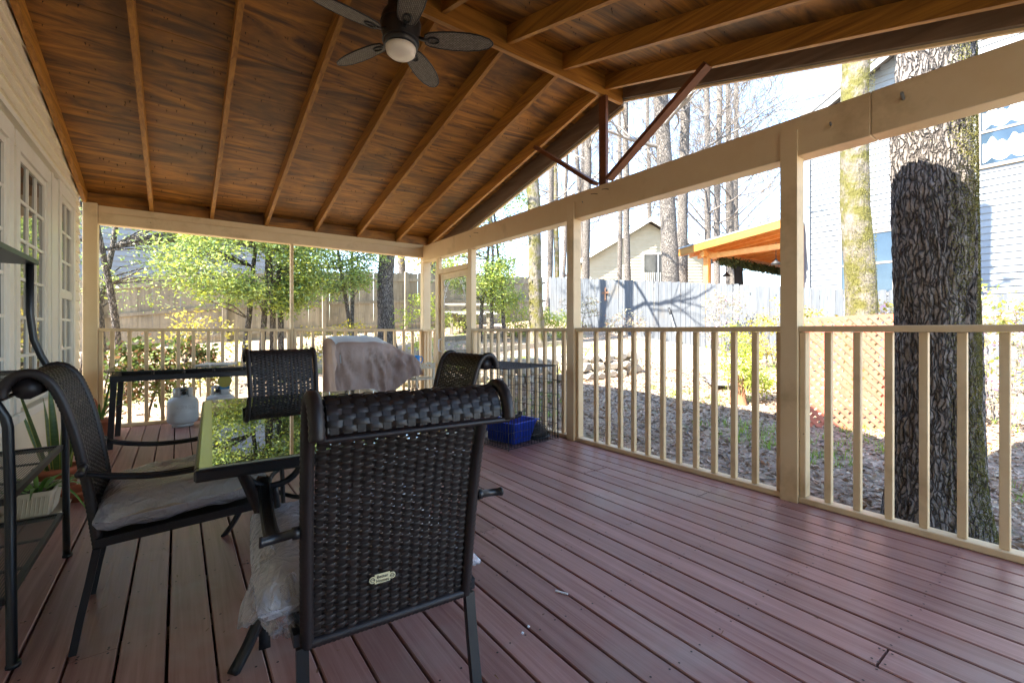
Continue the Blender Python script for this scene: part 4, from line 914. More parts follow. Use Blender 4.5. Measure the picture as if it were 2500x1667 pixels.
# ================================================================== trees
RMIN = .004
def wander(p, d, L, n, j, rg, up=.0):
    P = [Vector(p)]; d = Vector(d).normalized()
    for k in range(n):
        d = (d+Vector((rg.uniform(-j,j), rg.uniform(-j,j), rg.uniform(-j,j)+up))).normalized(); P.append(P[-1]+d*L/n)
    return P
def grow(mb, p, d, L, r, lev, rg, spread=.8, up=.05):
    n = 5 if lev > 1 else (4 if lev else 3); P = wander(p, d, L, n, .22 if lev else .3, rg, up); rr = [max(r*(1-.75*k/n), RMIN) for k in range(n+1)]
    mb.tube(P, rr, 5 if lev > 1 else (4 if lev == 1 else 3), cap=False)
    if lev <= 0: return
    m = {3: 5, 2: 5, 1: 4}.get(lev, 5)
    for k in range(m):
        t = rg.uniform(.25, 1); i = min(int(t*n), n-1); f = t*n-i; q = P[i].lerp(P[i+1], f); dd = (P[i+1]-P[i]).normalized()
        nd = (dd+Vector((rg.uniform(-1,1), rg.uniform(-1,1), rg.uniform(-.5,.8)))*spread).normalized()
        grow(mb, q, nd, L*rg.uniform(.38,.62), rr[i]*.55, lev-1, rg, spread, up)
def trunk(mb, P, R0, nseg, nrad, bark, seed, flare=.35, rough=1):
    o = len(mb.v); n = nrad
    for i in range(nseg+1):
        t = i/nseg; k = min(int(t*(len(P)-1)), len(P)-2); f = t*(len(P)-1)-k; c = P[k].lerp(P[k+1], f); zz = c.z-P[0].z
        r = R0*(1-.35*t)*(1+flare*math.exp(-max(0,zz)/.35))
        for a in range(n):
            an = 2*math.pi*a/n; ca, sa = math.cos(an), math.sin(an)
            w = bark*(1.6*(.3-abs(noise.noise(Vector((ca*R0*30+seed, sa*R0*30, zz*3.2)))))+.6*noise.noise(Vector((ca*R0*70, sa*R0*70+seed, zz*13))))*rough
            w += .06*r*noise.noise(Vector((ca*1.2, sa*1.2+seed, zz*.7)))+.08*r*math.exp(-max(0,zz)/.4)*math.cos(5*an+seed)
            mb.v.append((c.x+(r+w)*ca, c.y+(r+w)*sa, c.z))
    for i in range(nseg):
        for a in range(n): b = (a+1) % n; mb.f.append((o+i*n+a, o+i*n+b, o+(i+1)*n+b, o+(i+1)*n+a))
def bare_tree(x, y, R0, H, label, m='bark_grey', nl=12, lo=.35, seed=0, lean=(0,0), lev=2, nseg=60, nrad=20, bark=.012, group=None, LL=.28):
    rg = random.Random(seed+100); z = terr(x, y)-.1; o = thing('bare_tree', label, 'tree', (x, y, z), 0, group)
    P = [Vector((x, y, z))]; n = 7
    for k in range(1, n+1): P.append(Vector((x+lean[0]*k/n+rg.uniform(-1,1)*R0*.28, y+lean[1]*k/n+rg.uniform(-1,1)*R0*.28, z+H*k/n)))
    mb = MB(); trunk(mb, P, R0, nseg, nrad, bark, seed); mb.build('trunk', m, o, True)
    cb = MB()
    for k in range(nl):
        t = lo+(1-lo)*(k+rg.random())/nl; t = min(t, .995); i = min(int(t*n), n-1); q = P[i].lerp(P[i+1], t*n-i); a = k*2.4+rg.uniform(-.5,.5)
        grow(cb, q, (math.cos(a), math.sin(a), rg.uniform(.15,.8)), H*LL*(1.25-t)*rg.uniform(.7,1.2), R0*.32*(1.15-t*.7), lev, rg)
    cb.build('crown', 'bark_twig', o, True); return o
# the two mossy trunks by the porch
def moss_tufts(o, x, y, R0, z0, z1, angs, n, size, seed):
    rg = np.random.default_rng(seed); a = rg.normal(angs[0], angs[1], n); z = rg.uniform(z0, z1, n); r = R0*(1-.35*(z-z0)/9)*(1+.35*np.exp(-(z-z0)/.35))
    keep = np.array([noise.noise(Vector((math.cos(p)*2, math.sin(p)*2, q*1.1)))+.25*math.cos(p-angs[0]) > 0 for p, q in zip(a, z)]); a, z, r = a[keep], z[keep], r[keep]
    C = np.stack([x+np.cos(a)*r*1.0, y+np.sin(a)*r*1.0, z], 1); q = leaf_arr(C, size, rng=rg, aspect=.3); tag(link('moss', arr_mesh('moss', 'moss', q.reshape(-1,3)-np.array(wloc(o))), o), kind='stuff')
big = bare_tree(4.45, .81, .245, 10.5, 'thick dark oak trunk with mossy right side just outside the railing', 'bark_dark', 5, .75, 3, (.25,.05), 1, 330, 200, .02)
moss_tufts(big, 4.46, .81, .25, terr(4.45,.81), 6.5, (R(-92), .55), 60000, .015, 1)
b2 = bare_tree(8.75, 2.46, .215, 11, 'slim mossy trunk rising behind the orange lattice', 'bark_moss', 6, .7, 5, (-.1,.1), 1, 130, 40, .012)
moss_tufts(b2, 8.75, 2.46, .215, terr(8.75,2.46), 7, (R(195), 1.3), 22000, .018, 2)
bt = bare_tree(4.2, 10.95, .2, 12, 'rough grey trunk behind the back railing near the screen door', 'bark_grey', 9, .5, 8, (.1,0), 2, 140, 60, .02, None, .36)
bare_tree(7.75, 9.3, .19, 13, 'speckled trunk in front of the bend in the pale fence', 'bark_moss', 15, .32, 9, (-.3,.3), 2, 110, 36, .01, None, .36)
FT = [(12.45, 8.38, .27, 16, 'stout grey trunk beyond the fence beside the orange pavilion', 'bark_grey', 16, .3, (-.3,.5)),
 (14.96, 9.6, .2, 16, 'pale trunk just right of the stout one beyond the fence', 'bark_grey', 16, .3, (.2,0)),
 (14.05, 11.37, .13, 13, 'thin pale trunk before the cream gable of the far house', 'bark_grey', 12, .35, (0,.2)),
 (13.8, 13.43, .17, 15, 'straight pale trunk at the left eave of the far house', 'bark_grey', 12, .35, (.2,0)),
 (15.72, 15.0, .12, 14, 'thin leaning trunk left of the far house', 'bark_dark', 12, .3, (-.9,.7)),
 (13.87, 15.86, .15, 15, 'pale trunk beyond the fence bend, left of a cluster of three', 'bark_grey', 12, .3, (.3,0)),
 (15.57, 17.09, .15, 16, 'mossy trunk beyond the fence bend, middle of a cluster of three', 'bark_moss', 12, .3, (-.2,.2)),
 (17.85, 19.13, .12, 16, 'dark thin trunk beyond the fence bend, right of a cluster of three', 'bark_dark', 12, .3, (.5,0)),
 (22.65, 13.09, .18, 19, 'forked bare tree above the pavilion roof, leftmost there', 'bark_grey', 20, .2, (.4,.3)),
 (25.07, 13.9, .2, 19, 'dark bare tree above the pavilion roof, middle one there', 'bark_dark', 20, .2, (.3,0)),
 (27.5, 14.2, .18, 19, 'bare tree above the pavilion roof nearest the tan post', 'bark_grey', 20, .2, (-.3,.3)),
 (31, 15.8, .2, 21, 'far bare tree showing over the pavilion ridge', 'bark_grey', 20, .2, (0,0)),
 (30, 22, .2, 21, 'far bare tree over the right roof slope of the far house', 'bark_grey', 20, .2, (0,.4)),
 (26.2, 26, .2, 22, 'far bare tree over the left roof slope of the far house', 'bark_grey', 20, .2, (.4,0)),
 (22.75, 27.95, .2, 22, 'far bare tree seen left of the king post', 'bark_grey', 20, .2, (.4,0)),
 (9.86, 19.5, .17, 16, 'bare tree behind the weathered fence near the picnic bench', 'bark_grey', 14, .3, (.2,.2)),
 (7.6, 18, .16, 15, 'bare tree behind the weathered fence right of the rough trunk', 'bark_dark', 14, .3, (-.2,.2)),
 (36, 19, .2, 23, 'farthest bare tree behind the pavilion and the neighbouring house', 'bark_grey', 20, .2, (.2,.2)),
 (20.5, 17.2, .14, 18, 'slender bare tree right of the far house chimney', 'bark_grey', 16, .3, (.2,.2))]
RMIN = .008
for k, (x, y, r, H, lab, m, nl, lo, ln) in enumerate(FT): bare_tree(x, y, r, H, lab, m, nl, lo, 20+k, ln, 3 if nl >= 16 else 2, 50, 16, .012, 'bare trees beyond the fences', .24)
# leafy trees
def clumps(blobs, n, rg, per, rad):
    C = []
    for (cx, cy, cz, rx, ry, rz) in blobs:
        k = 0
        while k < n:
            d = rg.normal(size=3); d /= np.linalg.norm(d); t = rg.uniform(.35, 1)**.5; p = np.array([cx+d[0]*rx*t, cy+d[1]*ry*t, cz+d[2]*rz*t])
            if noise.noise(Vector(p*1.1)) < -.22: 
                k += .35; continue
            C.append(p); k += 1
    C = np.array(C); L = np.repeat(C, per, 0)+rg.normal(size=(len(C)*per, 3))*rad*np.array([1,1,.6]); return C, L
def leafy_tree(name, label, cat, base, stems, blobs, n, per, rad, size, lm, seed, group=None, r0=.05, sm='bark_grey', flat=.3, twig=.35, second=None, aspect=.45):
    rg = np.random.default_rng(seed); rp = random.Random(seed); z = terr(*base)-.05; o = thing(name, label, cat, (base[0], base[1], z), 0, group)
    C, L = clumps(blobs, n, rg, per, rad); mb = MB(); tops = []
    for sx, sy, H in stems:
        P = wander((base[0]+sx, base[1]+sy, z), (rp.uniform(-.12,.12), rp.uniform(-.12,.12), 1), H, 7, .09, rp); mb.tube(P, [r0*(1-.6*k/7) for k in range(8)], 8); tops += P[2:]
    mb.build('trunk' if cat == 'tree' else 'stems', sm, o, True)
    mb = MB(); sel = rg.permutation(len(C))[:int(len(C)*twig)]
    for k in sel:
        c = Vector(C[k]); t = min(tops, key=lambda p: (p-c).length+max(0, p.z-c.z)*1.5); mid = t.lerp(c, .5)+Vector((rp.uniform(-.1,.1), rp.uniform(-.1,.1), .05)); mb.tube([t, mid, c], [r0*.28, r0*.18, r0*.06], 4, cap=False)
    if mb.v: tag(mb.build('branches', sm, o, True), kind='stuff')
    off = np.array([base[0], base[1], z])
    if second:
        k = int(len(L)*second[1]); idx = rg.permutation(len(L)); link('blossom' if 'petal' in second[0] else 'foliage', arr_mesh('foliage', second[0], leaf_arr(L[idx[:k]], size, rg, jit=.6, aspect=aspect, flat=flat).reshape(-1,3)-off), o); L = L[idx[k:]]
    link('crown' if cat == 'tree' else 'foliage', arr_mesh('crown', lm, leaf_arr(L, size, rg, jit=.6, aspect=aspect, flat=flat).reshape(-1,3)-off), o); return o
G1 = 'leafy holly trees along the back fence'
leafy_tree('holly_tree', 'airy holly tree with grey stems at the left back corner', 'tree', (-1.1, 11.1), [(0,0,4.5),(.25,-.15,4.2),(-.35,.2,4.6)], [(-1.0,11.0,3.0,1.5,1.0,1.5),(-.3,11.2,4.8,1.7,1.2,1.5),(.6,11.0,3.2,.8,.6,.35)], 120, 40, .17, .066, 'leaf_holly', 1, G1, .07, second=('leaf_lime', .2))
leafy_tree('holly_tree', 'dense bushy holly tree left of the narrow back stud', 'tree', (1.35, 10.3), [(0,0,4.0),(.2,.1,4.3),(-.3,.1,3.8),(.35,-.1,3.6)], [(1.0,10.2,2.45,1.25,1.0,.9),(1.5,10.1,1.95,.7,.6,.45),(1.9,10.3,2.5,.75,.8,.75),(1.2,10.3,4.1,1.5,1.3,1.2),(1.2,10.6,5.8,1.7,1.4,1.3)], 230, 44, .17, .064, 'leaf_holly', 2, G1, .065, second=('leaf_lime', .3))
leafy_tree('holly_tree', 'loose holly tree with a single pale stem before the back fence', 'tree', (3.35, 10.9), [(0,0,3.6),(.05,.05,3.2)], [(2.9,10.8,2.35,.8,.6,.45),(3.4,10.9,3.1,.8,.7,.6),(3.2,11.0,4.5,1.2,1.0,1.1)], 130, 40, .15, .062, 'leaf_holly', 3, G1, .055, second=('leaf_lime', .2))
leafy_tree('holly_tree', 'bright leafy tree behind the screen door and picnic bench', 'tree', (7.0, 10.4), [(0,0,4.2),(.3,-.2,4),(-.25,.2,4.1)], [(6.4,10.4,3.0,1.15,.9,.95),(7.2,10.2,2.4,.7,.7,.8),(6.8,10.4,4.6,1.3,1.1,1.3),(6.3,10.7,5.6,1.2,1.0,1.1)], 180, 42, .16, .064, 'leaf_holly', 4, G1, .06, second=('leaf_lime', .3))
leafy_tree('leafy_tree', 'yellow green tree in new leaf behind the weathered fence', 'tree', (8.4, 17.2), [(0,0,6),(.4,.2,6.2)], [(8.4,17.2,5.2,1.8,1.6,2.0),(7.6,17.0,6.8,1.6,1.4,1.6),(9.6,17.4,4.4,1.2,1.2,1.2)], 75, 24, .28, .13, 'leaf_yellow', 6, None, .09)
leafy_tree('leafy_tree', 'tall green tree behind the left end of the weathered fence', 'tree', (-3.4, 17.0), [(0,0,6),(.4,.2,6.2)], [(-3.0,17,5.0,2.2,1.6,2.2),(-4.8,17.2,4.2,1.6,1.4,1.8)], 80, 24, .3, .15, 'leaf_holly', 7, None, .1)
# shrubs
GS = 'shrubs in the yard'
hedge_blobs = [(-.75+.42*k, 7.75+.06*(k % 2), .5+.04*(k % 3), .34, .3, .5) for k in range(4)]
leafy_tree('hedge', 'glossy evergreen hedge with brown leaves behind the back railing', 'hedge', (-.2, 7.75), [(-.6,.0,.9),(-.4,.1,.8),(-.15,-.05,.9),(.05,.1,.8),(.25,.0,.9),(.5,.05,.8),(.62,-.05,.7)], hedge_blobs, 75, 16, .07, .062, 'leaf_hedge', 11, None, .02, 'bark_grey', 0, .8, ('leaf_brown', .3), .6)
SH = [('yellow azalea in new leaf just above the back railing at left', .35, 9.1, .55, 1.15, 'leaf_yellow', 30),
 ('low yellow azalea behind the narrow back stud', 2.1, 9.5, .5, .75, 'leaf_yellow', 26), ('low yellow azalea left of the rough grey trunk', 2.95, 9.6, .55, .72, 'leaf_yellow', 28),
 ('bright lime shrub seen left of the corner post', 4.55, 9.6, .62, 1.15, 'leaf_lime', 70), ('lime shrub under the end of the picnic bench', 7.0, 12.0, .4, .55, 'leaf_lime', 26),
 ('pointed lime shrub left of the speckled trunk', 8.0, 10.55, .42, .85, 'leaf_lime', 50), ('round lime shrub touching the speckled trunk', 8.45, 9.95, .4, .7, 'leaf_lime', 46), ('lime shrub right of the speckled trunk', 8.75, 9.3, .35, .6, 'leaf_lime', 40),
 ('dry straw coloured shrub at the pale fence bend', 9.9, 9.9, .6, .95, 'leaf_grey', 30), ('straw coloured shrub below the rusty cross', 10.5, 8.6, .55, .6, 'leaf_grey', 24),
 ('tall thin azalea with pink buds against the pale fence', 10.4, 5.6, .45, 1.25, 'leaf_grey', 30), ('yellow azalea beside the tan lapped post', 9.9, 4.3, .6, 1.0, 'leaf_yellow', 36),
 ('mixed azalea behind the left edge of the orange lattice', 9.3, 3.7, .7, 1.1, 'leaf_yellow', 44), ('azalea between the slim mossy trunk and the thick trunk', 9.6, 2.1, .6, 1.25, 'leaf_yellow', 40),
 ('pink flowered azalea right of the thick trunk', 9.0, 1.35, .75, 1.3, 'leaf_lime', 60), ('dry twiggy azalea in front of the pink one', 8.3, .95, .6, .95, 'leaf_grey', 40), ('azalea at the right end of the pale fence', 9.6, .55, .7, 1.2, 'leaf_yellow', 46)]
for k, (lab, x, y, r, h_, lm, n) in enumerate(SH):
    r *= 1.12; h_ *= 1.3; n = int(n*1.7)
    z = terr(x, y); pink = ('petal_pink', .22) if ('pink' in lab or 'azalea at the right' in lab or 'between the slim' in lab) else (('leaf_brown', .25) if 'dry' in lab or 'straw' in lab else None)
    leafy_tree('shrub', lab, 'shrub', (x, y), [(.1*math.cos(q*2.1), .1*math.sin(q*2.1), h_*.8) for q in range(5)], [(x, y, z+h_*.55, r, r, h_*.5)], n, 18, .085, .06, lm, 40+k, GS, .012, 'bark_twig', .2, .9, pink)
# strap leaved clumps
for k, (x, y, n, lab) in enumerate(((3.95, 8.7, 22, 'broad leaved green clump behind the corner post'), (4.75, 8.0, 26, 'lime daylily clump seen through the screen door'), (5.9, 7.6, 18, 'daylily clump behind the crate railing'), (7.2, 7.1, 16, 'daylily clump at the end of the grey block edging'))):
    z = terr(x, y); o = thing('daylily', lab, 'plant', (x, y, z), 0, 'daylilies by the stones')
    for q in range(n): a = q*2.4; e = .25+.5*((q*29) % 10)/10; strap_leaf((.05*math.cos(a), .05*math.sin(a), 0), (math.cos(a)*e, math.sin(a)*e, .8), .38+.03*(q % 5), .028 if k else .06, .18, 'leaf_fern', o, curl=.16)
# stump planter with fern
pt = thing('stump_planter', 'brown stump planter holding a bright green bush', 'planter', (6.85, 3.46, terr(6.85,3.46)-.03))
mb = MB(); P = [Vector((6.85,3.46,terr(6.85,3.46)-.03)), Vector((6.87,3.47,terr(6.85,3.46)+.2)), Vector((6.88,3.48,terr(6.85,3.46)+.42))]; trunk(mb, P, .11, 20, 24, .01, 3, .2); mb.f.append(tuple(len(mb.v)-24+k for k in range(24))); mb.build('stump', 'stump', pt, True)
rg = np.random.default_rng(5); C, L = clumps([(6.9,3.45,.55,.3,.3,.35),(6.8,3.5,.9,.22,.22,.4),(7.15,3.35,.35,.22,.22,.2)], 40, rg, 20, .07); link('foliage', arr_mesh('foliage', 'leaf_lime', leaf_arr(L, .05, rg).reshape(-1,3)-np.array(wloc(pt))), pt)
mb = MB(); rp = random.Random(4)
for k in range(40): a = rp.uniform(0,6.28); mb.tube([(6.88+.1*math.cos(a),3.48+.1*math.sin(a),terr(6.85,3.46)+.42),(6.88+.15*math.cos(a),3.48+.15*math.sin(a),terr(6.85,3.46)+.36),(6.88+.14*math.cos(a),3.48+.14*math.sin(a),terr(6.85,3.46)+rp.uniform(.1,.25))], .004, 3)
mb.build('dry_roots', 'leaf_grey', pt)
fc = thing('folded_chair', 'grey metal folding chair frame lying on the sunny dirt', 'chair frame', (7.6, 4.2, terr(7.6,4.2)), R(40))
MB().tube([(-.35,-.2,.05),(.3,-.22,.03),(.36,-.1,.03),(.36,.1,.08),(.3,.22,.16),(-.35,.2,.2)], .014, 6).tube([(-.3,-.2,.03),(-.1,0,.1),(.1,.2,.15)], .012, 6).build('tube_frame', 'galv', fc, True, world=False); MB().box((-.3,-.17,.06),(.25,.15,.075)).build('seat_board', 'stone_grey', fc, world=False)

# ================================================================== stones
def rock_mesh(seed, m):
    import bmesh
    bm = bmesh.new(); bmesh.ops.create_icosphere(bm, subdivisions=2, radius=1)
    for v in bm.verts:
        d = v.co.normalized(); k = 1+.28*noise.noise(d*1.3+Vector((seed*7,0,0)))+.12*noise.noise(d*3+Vector((0,seed*5,0))); v.co = Vector((max(-.8,min(.8,d.x*k*1.1)), max(-.8,min(.8,d.y*k*1.1)), max(-.75,min(.75,d.z*k))))
    me = bpy.data.meshes.new('stone'); bm.to_mesh(me); bm.free(); me.materials.append(MT[m]); return me
RM = [rock_mesh(k, 'stone_tan') for k in range(6)]
sw = thing('stone_wall', 'low dry stacked wall of tan field stones behind the railing', 'wall', (6.4, 6.1, terr(6.4,6.1)))
path, PL = resample([(4.6,6.75),(5.2,6.5),(5.8,6.15),(6.4,5.9),(7.0,5.75),(7.5,5.85)], 60); rp = random.Random(6)
for lay in range(3):
    d = .1*lay
    while d < PL-.15*lay:
        w = rp.uniform(.11,.2); k = min(int((d+w)/PL*59), 59); x, y = path[k]; o = link('stone', rp.choice(RM), sw)
        o.scale = (w, rp.uniform(.13,.17), rp.uniform(.085,.115)); o.location = (x-6.4, y-6.1+.04*lay, terr(x,y)-terr(6.4,6.1)+.07+.155*lay+rp.uniform(-.01,.01)); o.rotation_euler = (rp.uniform(-.15,.15), rp.uniform(-.15,.15), rp.uniform(-.5,.2)); d += w*1.75
for x, y, s, lab in ((3.68,8.3,.42,'large pale boulder seen left of the corner post'),(4.3,7.75,.3,'squared boulder seen through the screen door, left one'),(4.68,7.55,.27,'squared boulder seen through the screen door, right one')):
    o = tag(link('boulder', RM[int(s*50) % 6]), lab, 'boulder', 'boulders by the steps'); o.scale = (s, s*.8, s*.55); o.location = (x, y, terr(x,y)+s*.3); o.rotation_euler = (0,0,s*9)
be = thing('block_edging', 'row of grey landscape blocks edging the bed', 'edging', (6.8, 7.7, terr(6.8,7.7)))
bk = MB().box((-.19,-.1,-.1),(.19,.1,.1),.012).mesh('block', 'stone_grey')
for k in range(9): x, y = 5.4+.38*k, 8.35-.2*k; o = link('block', bk, be); o.location = (x-6.8, y-7.7, terr(x,y)+.06-terr(6.8,7.7)); o.rotation_euler = (0,0,R(-27)+random.uniform(-.08,.08))
for k, (x0,y0,x1,y1,lab) in enumerate(((5.2,9.6,8.6,8.9,'weathered timber edging the upper bed'),(5.6,11.2,9.2,10.6,'weathered timber below the picnic bench'))):
    o = thing('landscape_timber', lab, 'timber', ((x0+x1)/2,(y0+y1)/2,terr((x0+x1)/2,(y0+y1)/2)), 0, 'landscape timbers'); MB().beam((x0,y0,terr(x0,y0)+.06),(x1,y1,terr(x1,y1)+.06),.13,.13).build('timber', 'fence_grey', o)
# picnic bench
pb = thing('picnic_table', 'white painted picnic table with grey legs by the back fence', 'picnic table', (7.49, 12.25, 1.0), R(-36.5))
MB().box((-.8,-.36,.93),(.8,-.13,.97),.004).box((-.8,-.115,.93),(.8,.115,.97),.004).box((-.8,.13,.93),(.8,.36,.97),.004).build('tabletop', 'bench_white', pb, world=False)
for s in (-1,1):
    MB().box((-.8,s*.66-.14,.665),(.8,s*.66+.14,.705),.004).build('bench_seat', 'bench_white', pb, world=False)
    MB().box((s*.55-.045,-.74,-.15),(s*.55+.045,-.62,.66)).box((s*.55-.045,.62,-.15),(s*.55+.045,.74,.66)).box((s*.55-.043,-.61,.58),(s*.55+.043,.61,.66)).build('leg_frame', 'fence_grey', pb, world=False)
    MB().beam((s*.55,0,.62),(s*.1,0,.92),.04,.05).build('brace', 'fence_grey', pb, world=False)

# ================================================================== orange lattice
la = thing('lattice_panel', 'leaning orange painted lattice panel in the sun', 'lattice', (6.5, 2.1, terr(6.5,2.1)))
A = Vector((6.28,2.55,-.33)); U = Vector((.62,-.82,.05)).normalized(); V = (Vector((6.75,2.25,1.30))-A); V = (V-U*V.dot(U)*.55).normalized(); Nn = U.cross(V).normalized(); LW, LH = 1.22, 1.62
def lat(off, s):
    k = -LH
    while k < LW:
        a = max(0, -k if s > 0 else 0); pts = []
        # line u = k + v (s>0) or u = LW-(k+v)
        v0 = max(0, -k); v1 = min(LH, LW-k)
        if v1-v0 > .12:
            f = (lambda v: k+v) if s > 0 else (lambda v: LW-(k+v))
            P0 = A+U*f(v0)+V*v0+Nn*off; P1 = A+U*f(v1)+V*v1+Nn*off; d = (P1-P0); MB().obox((P0+P1)/2, d/2, d.normalized().cross(Nn)*.021, Nn*.003).build('slat', 'lattice_paint', la)
        k += .108
lat(0, 1); lat(.0075, -1)
MB().beam(A+V*LH-Nn*.02, A+U*LW+V*LH-Nn*.02, .02, .04, tuple(V)).build('cap_rail', 'lattice_paint', la)
for u in (.12, LW-.12): MB().beam(A+U*u+V*(LH-.1)-Nn*.022, A+U*u+V*(LH*.55)-Nn*.65-Vector((0,0,1.0)), .04, .04).build('prop', 'lattice_paint', la)

# ================================================================== neighbouring house (right)
nh = thing('neighbour_house', 'tall white lap sided house with gable roof beyond the pale fence', 'house', (17, -1, .2))
HX, HY0, HY1 = 14.5, -5.4, 5.4; ridge = 0.0
zt = lambda y: 6.95+.55*(5.4-abs(y-ridge)) 
mb = MB(); mb.v = [(HX+.04,HY0,-.5),(HX+.04,HY1,-.5),(HX+.04,HY1,6.95),(HX+.04,0,9.9),(HX+.04,HY0,6.95)]+[(24,HY0,-.5),(24,HY1,-.5),(24,HY1,6.95),(24,0,9.9),(24,HY0,6.95)]
mb.f = [(0,4,3,2,1),(5,6,7,8,9),(1,2,7,6),(0,5,9,4)]; mb.build('wall', 'siding_white', nh)
z = .3
while z < 9.8:
    yy = 5.4 if z < 6.8 else (5.4-(z+.1-6.95)/.55)
    if yy > .2:
        s = MB(); s.v = [(HX+.04,-yy,0),(HX+.04,yy,0),(HX+.04,yy,.152),(HX+.04,-yy,.152),(HX,-yy,0),(HX,yy,0),(HX+.022,yy,.152),(HX+.022,-yy,.152)]; s.v = [(a,b,c+z) for a,b,c in s.v]
        s.f = [(0,1,2,3)[::-1],(4,5,6,7),(0,1,5,4),(2,3,7,6),(1,2,6,5),(0,4,7,3)]; s.build('siding_board', 'siding_white', nh)
    z += .15
for s in (1,-1):
    mb = MB(); ya, yb = 0, s*5.9; za, zb = 9.95, 6.7
    for x in (HX-.45, 24.3): mb.v += [(x,ya,za),(x,yb,zb),(x,yb,zb+.16),(x,ya,za+.16)]
    mb.f = [(0,1,2,3),(4,5,6,7)[::-1],(0,4,5,1),(3,2,6,7),(1,5,6,2),(0,3,7,4)]; mb.build('roof', 'roof_shingle', nh)
    mb = MB()
    for x in (HX-.43, HX-.4): mb.v += [(x,ya,za-.2),(x,yb,zb-.2),(x,yb,zb-.004),(x,ya,za-.004)]
    mb.f = [(0,1,2,3),(4,5,6,7)[::-1],(0,4,5,1),(3,2,6,7),(1,5,6,2),(0,3,7,4)]; mb.build('rake_board', 'siding_white', nh)
MB().tube([(HX-.05,5.3,-.3),(HX-.05,5.3,6.0),(HX-.05,5.34,6.12),(HX-.3,5.6,6.5)], .055, 6).build('downspout', 'siding_white', nh)
MB().box((HX-.008,5.3,-.4),(HX+.03,5.42,6.9)).build('corner_board', 'siding_white', nh)
def nwin(y0, y1, z0, z1, cur):
    w = MB().box((HX-.03,y0-.07,z0-.07),(HX+.02,y0,z1+.07)).box((HX-.03,y1,z0-.07),(HX+.02,y1+.07,z1+.07)).box((HX-.03,y0,z1),(HX+.02,y1,z1+.07)).box((HX-.04,y0-.0,z0-.07),(HX+.02,y1,z0)).build('window', 'grey_wood', nh)
    MB().box((HX-.02,y0+.001,(z0+z1)/2-.025),(HX+.015,y1-.001,(z0+z1)/2+.025)).build('meeting_rail', 'grey_wood', w)
    for a, b in ((z0, (z0+z1)/2-.026), ((z0+z1)/2+.026, z1)): MB().box((HX-.006,y0+.001,a),(HX-.002,y1-.001,b)).build('pane', 'pane_blue', w)
    if cur:
        for a, b in ((z0+.03, .48), ((z0+z1)/2+.03, .42)): MB().grid(lambda u, v: (HX-.0085+.0015*math.sin(u*40), y0+.03+(y1-y0-.06)*u, a+.12+v*(b-.12+.06*math.sin(u*23)+.04*math.sin(u*51))-.1*(1-v)*abs(math.sin(u*14))), 60, 4).build('curtain', 'curtain', w)
nwin(3.42, 4.5, 2.1, 3.65, False); nwin(.5, 1.86, 4.82, 6.3, True); nwin(-2.5, -1.3, 4.82, 6.3, True)
MB().box((HX-.35,2.0,1.2),(HX-.01,2.5,2.05)).build('meter_box', 'siding_white', nh); MB().box((HX-.4,1.95,2.06),(HX-.01,2.55,2.1)).build('meter_lid', 'grey_wood', nh)

# ================================================================== cedar pavilion
pv = thing('pavilion', 'orange cedar pavilion with exposed rafters beyond the pale fence', 'pavilion', (15.5, 6.8, 1))
PX0, PX1, PYe, PYr = 13.5, 21.5, 8.75, 5.46
pz_ = lambda y: 3.62+.112*(PYe-y)
x = PX0
for k in range(17):
    mb = MB(); xx = PX0+.05+k*.49
    for q in (xx-.02, xx+.02): mb.v += [(q,PYe,pz_(PYe)),(q,PYr,pz_(PYr)),(q,PYr,pz_(PYr)+.17),(q,PYe,pz_(PYe)+.12)]
    mb.f = [(0,1,2,3),(4,5,6,7)[::-1],(0,4,5,1),(3,2,6,7),(1,5,6,2),(0,3,7,4)]; mb.build('rafter', 'cedar', pv)
n = 12
for k in range(n):
    a = PYr+(PYe-PYr)*k/n; b_ = PYr+(PYe-PYr)*(k+1)/n-.006; mb = MB()
    for x in (PX0-.15, PX1): mb.v += [(x,a,pz_(a)+.175),(x,b_,pz_(b_)+.175),(x,b_,pz_(b_)+.195),(x,a,pz_(a)+.195)]
    mb.f = [(0,1,2,3),(4,5,6,7)[::-1],(0,4,5,1),(3,2,6,7),(1,5,6,2),(0,3,7,4)]; mb.build('roof_plank', 'cedar', pv)
mb = MB()
for x in (PX0-.2, PX1+.1): mb.v += [(x,PYr-.05,pz_(PYr)+.2),(x,PYe+.1,pz_(PYe+.1)+.2),(x,PYe+.1,pz_(PYe)+.23),(x,PYr-.05,pz_(PYr)+.25)]
mb.f = [(0,1,2,3),(4,5,6,7)[::-1],(0,4,5,1),(3,2,6,7),(1,5,6,2),(0,3,7,4)]; mb.build('roof_sheet', 'galv', pv)
MB().beam((PX0-.17,PYr,pz_(PYr)+.08),(PX0-.17,PYe,pz_(PYe)+.08),.04,.22).build('rake_board', 'rafter_wood', pv)
for x in (PX0+.25, PX1-.3):
    MB().box((x-.08,7.88,.6),(x+.08,8.04,3.68)).build('post', 'cedar', pv)
    MB().box((x-.08,5.5,.6),(x+.08,5.66,3.9)).build('post', 'cedar', pv)
MB().box((PX0-.05,7.9,3.5),(PX1,8.02,3.70)).build('header_beam', 'cedar', pv); MB().box((PX0+.2,5.67,3.45),(PX0+.32,7.87,3.6)).build('tie_beam', 'cedar', pv)
ga = thing('garland', 'dark green garland hung along the pavilion beam', 'garland', (16, 7.6, 3.4)); rg = np.random.default_rng(9)
C = np.stack([rg.uniform(14.2,19,5000), 7.78+rg.normal(0,.06,5000), 3.4+rg.normal(0,.06,5000)], 1); link('sprigs', arr_mesh('sprigs', 'garland', leaf_arr(C, .12, rg, aspect=.3).reshape(-1,3)-np.array((16,7.6,3.4))), ga)
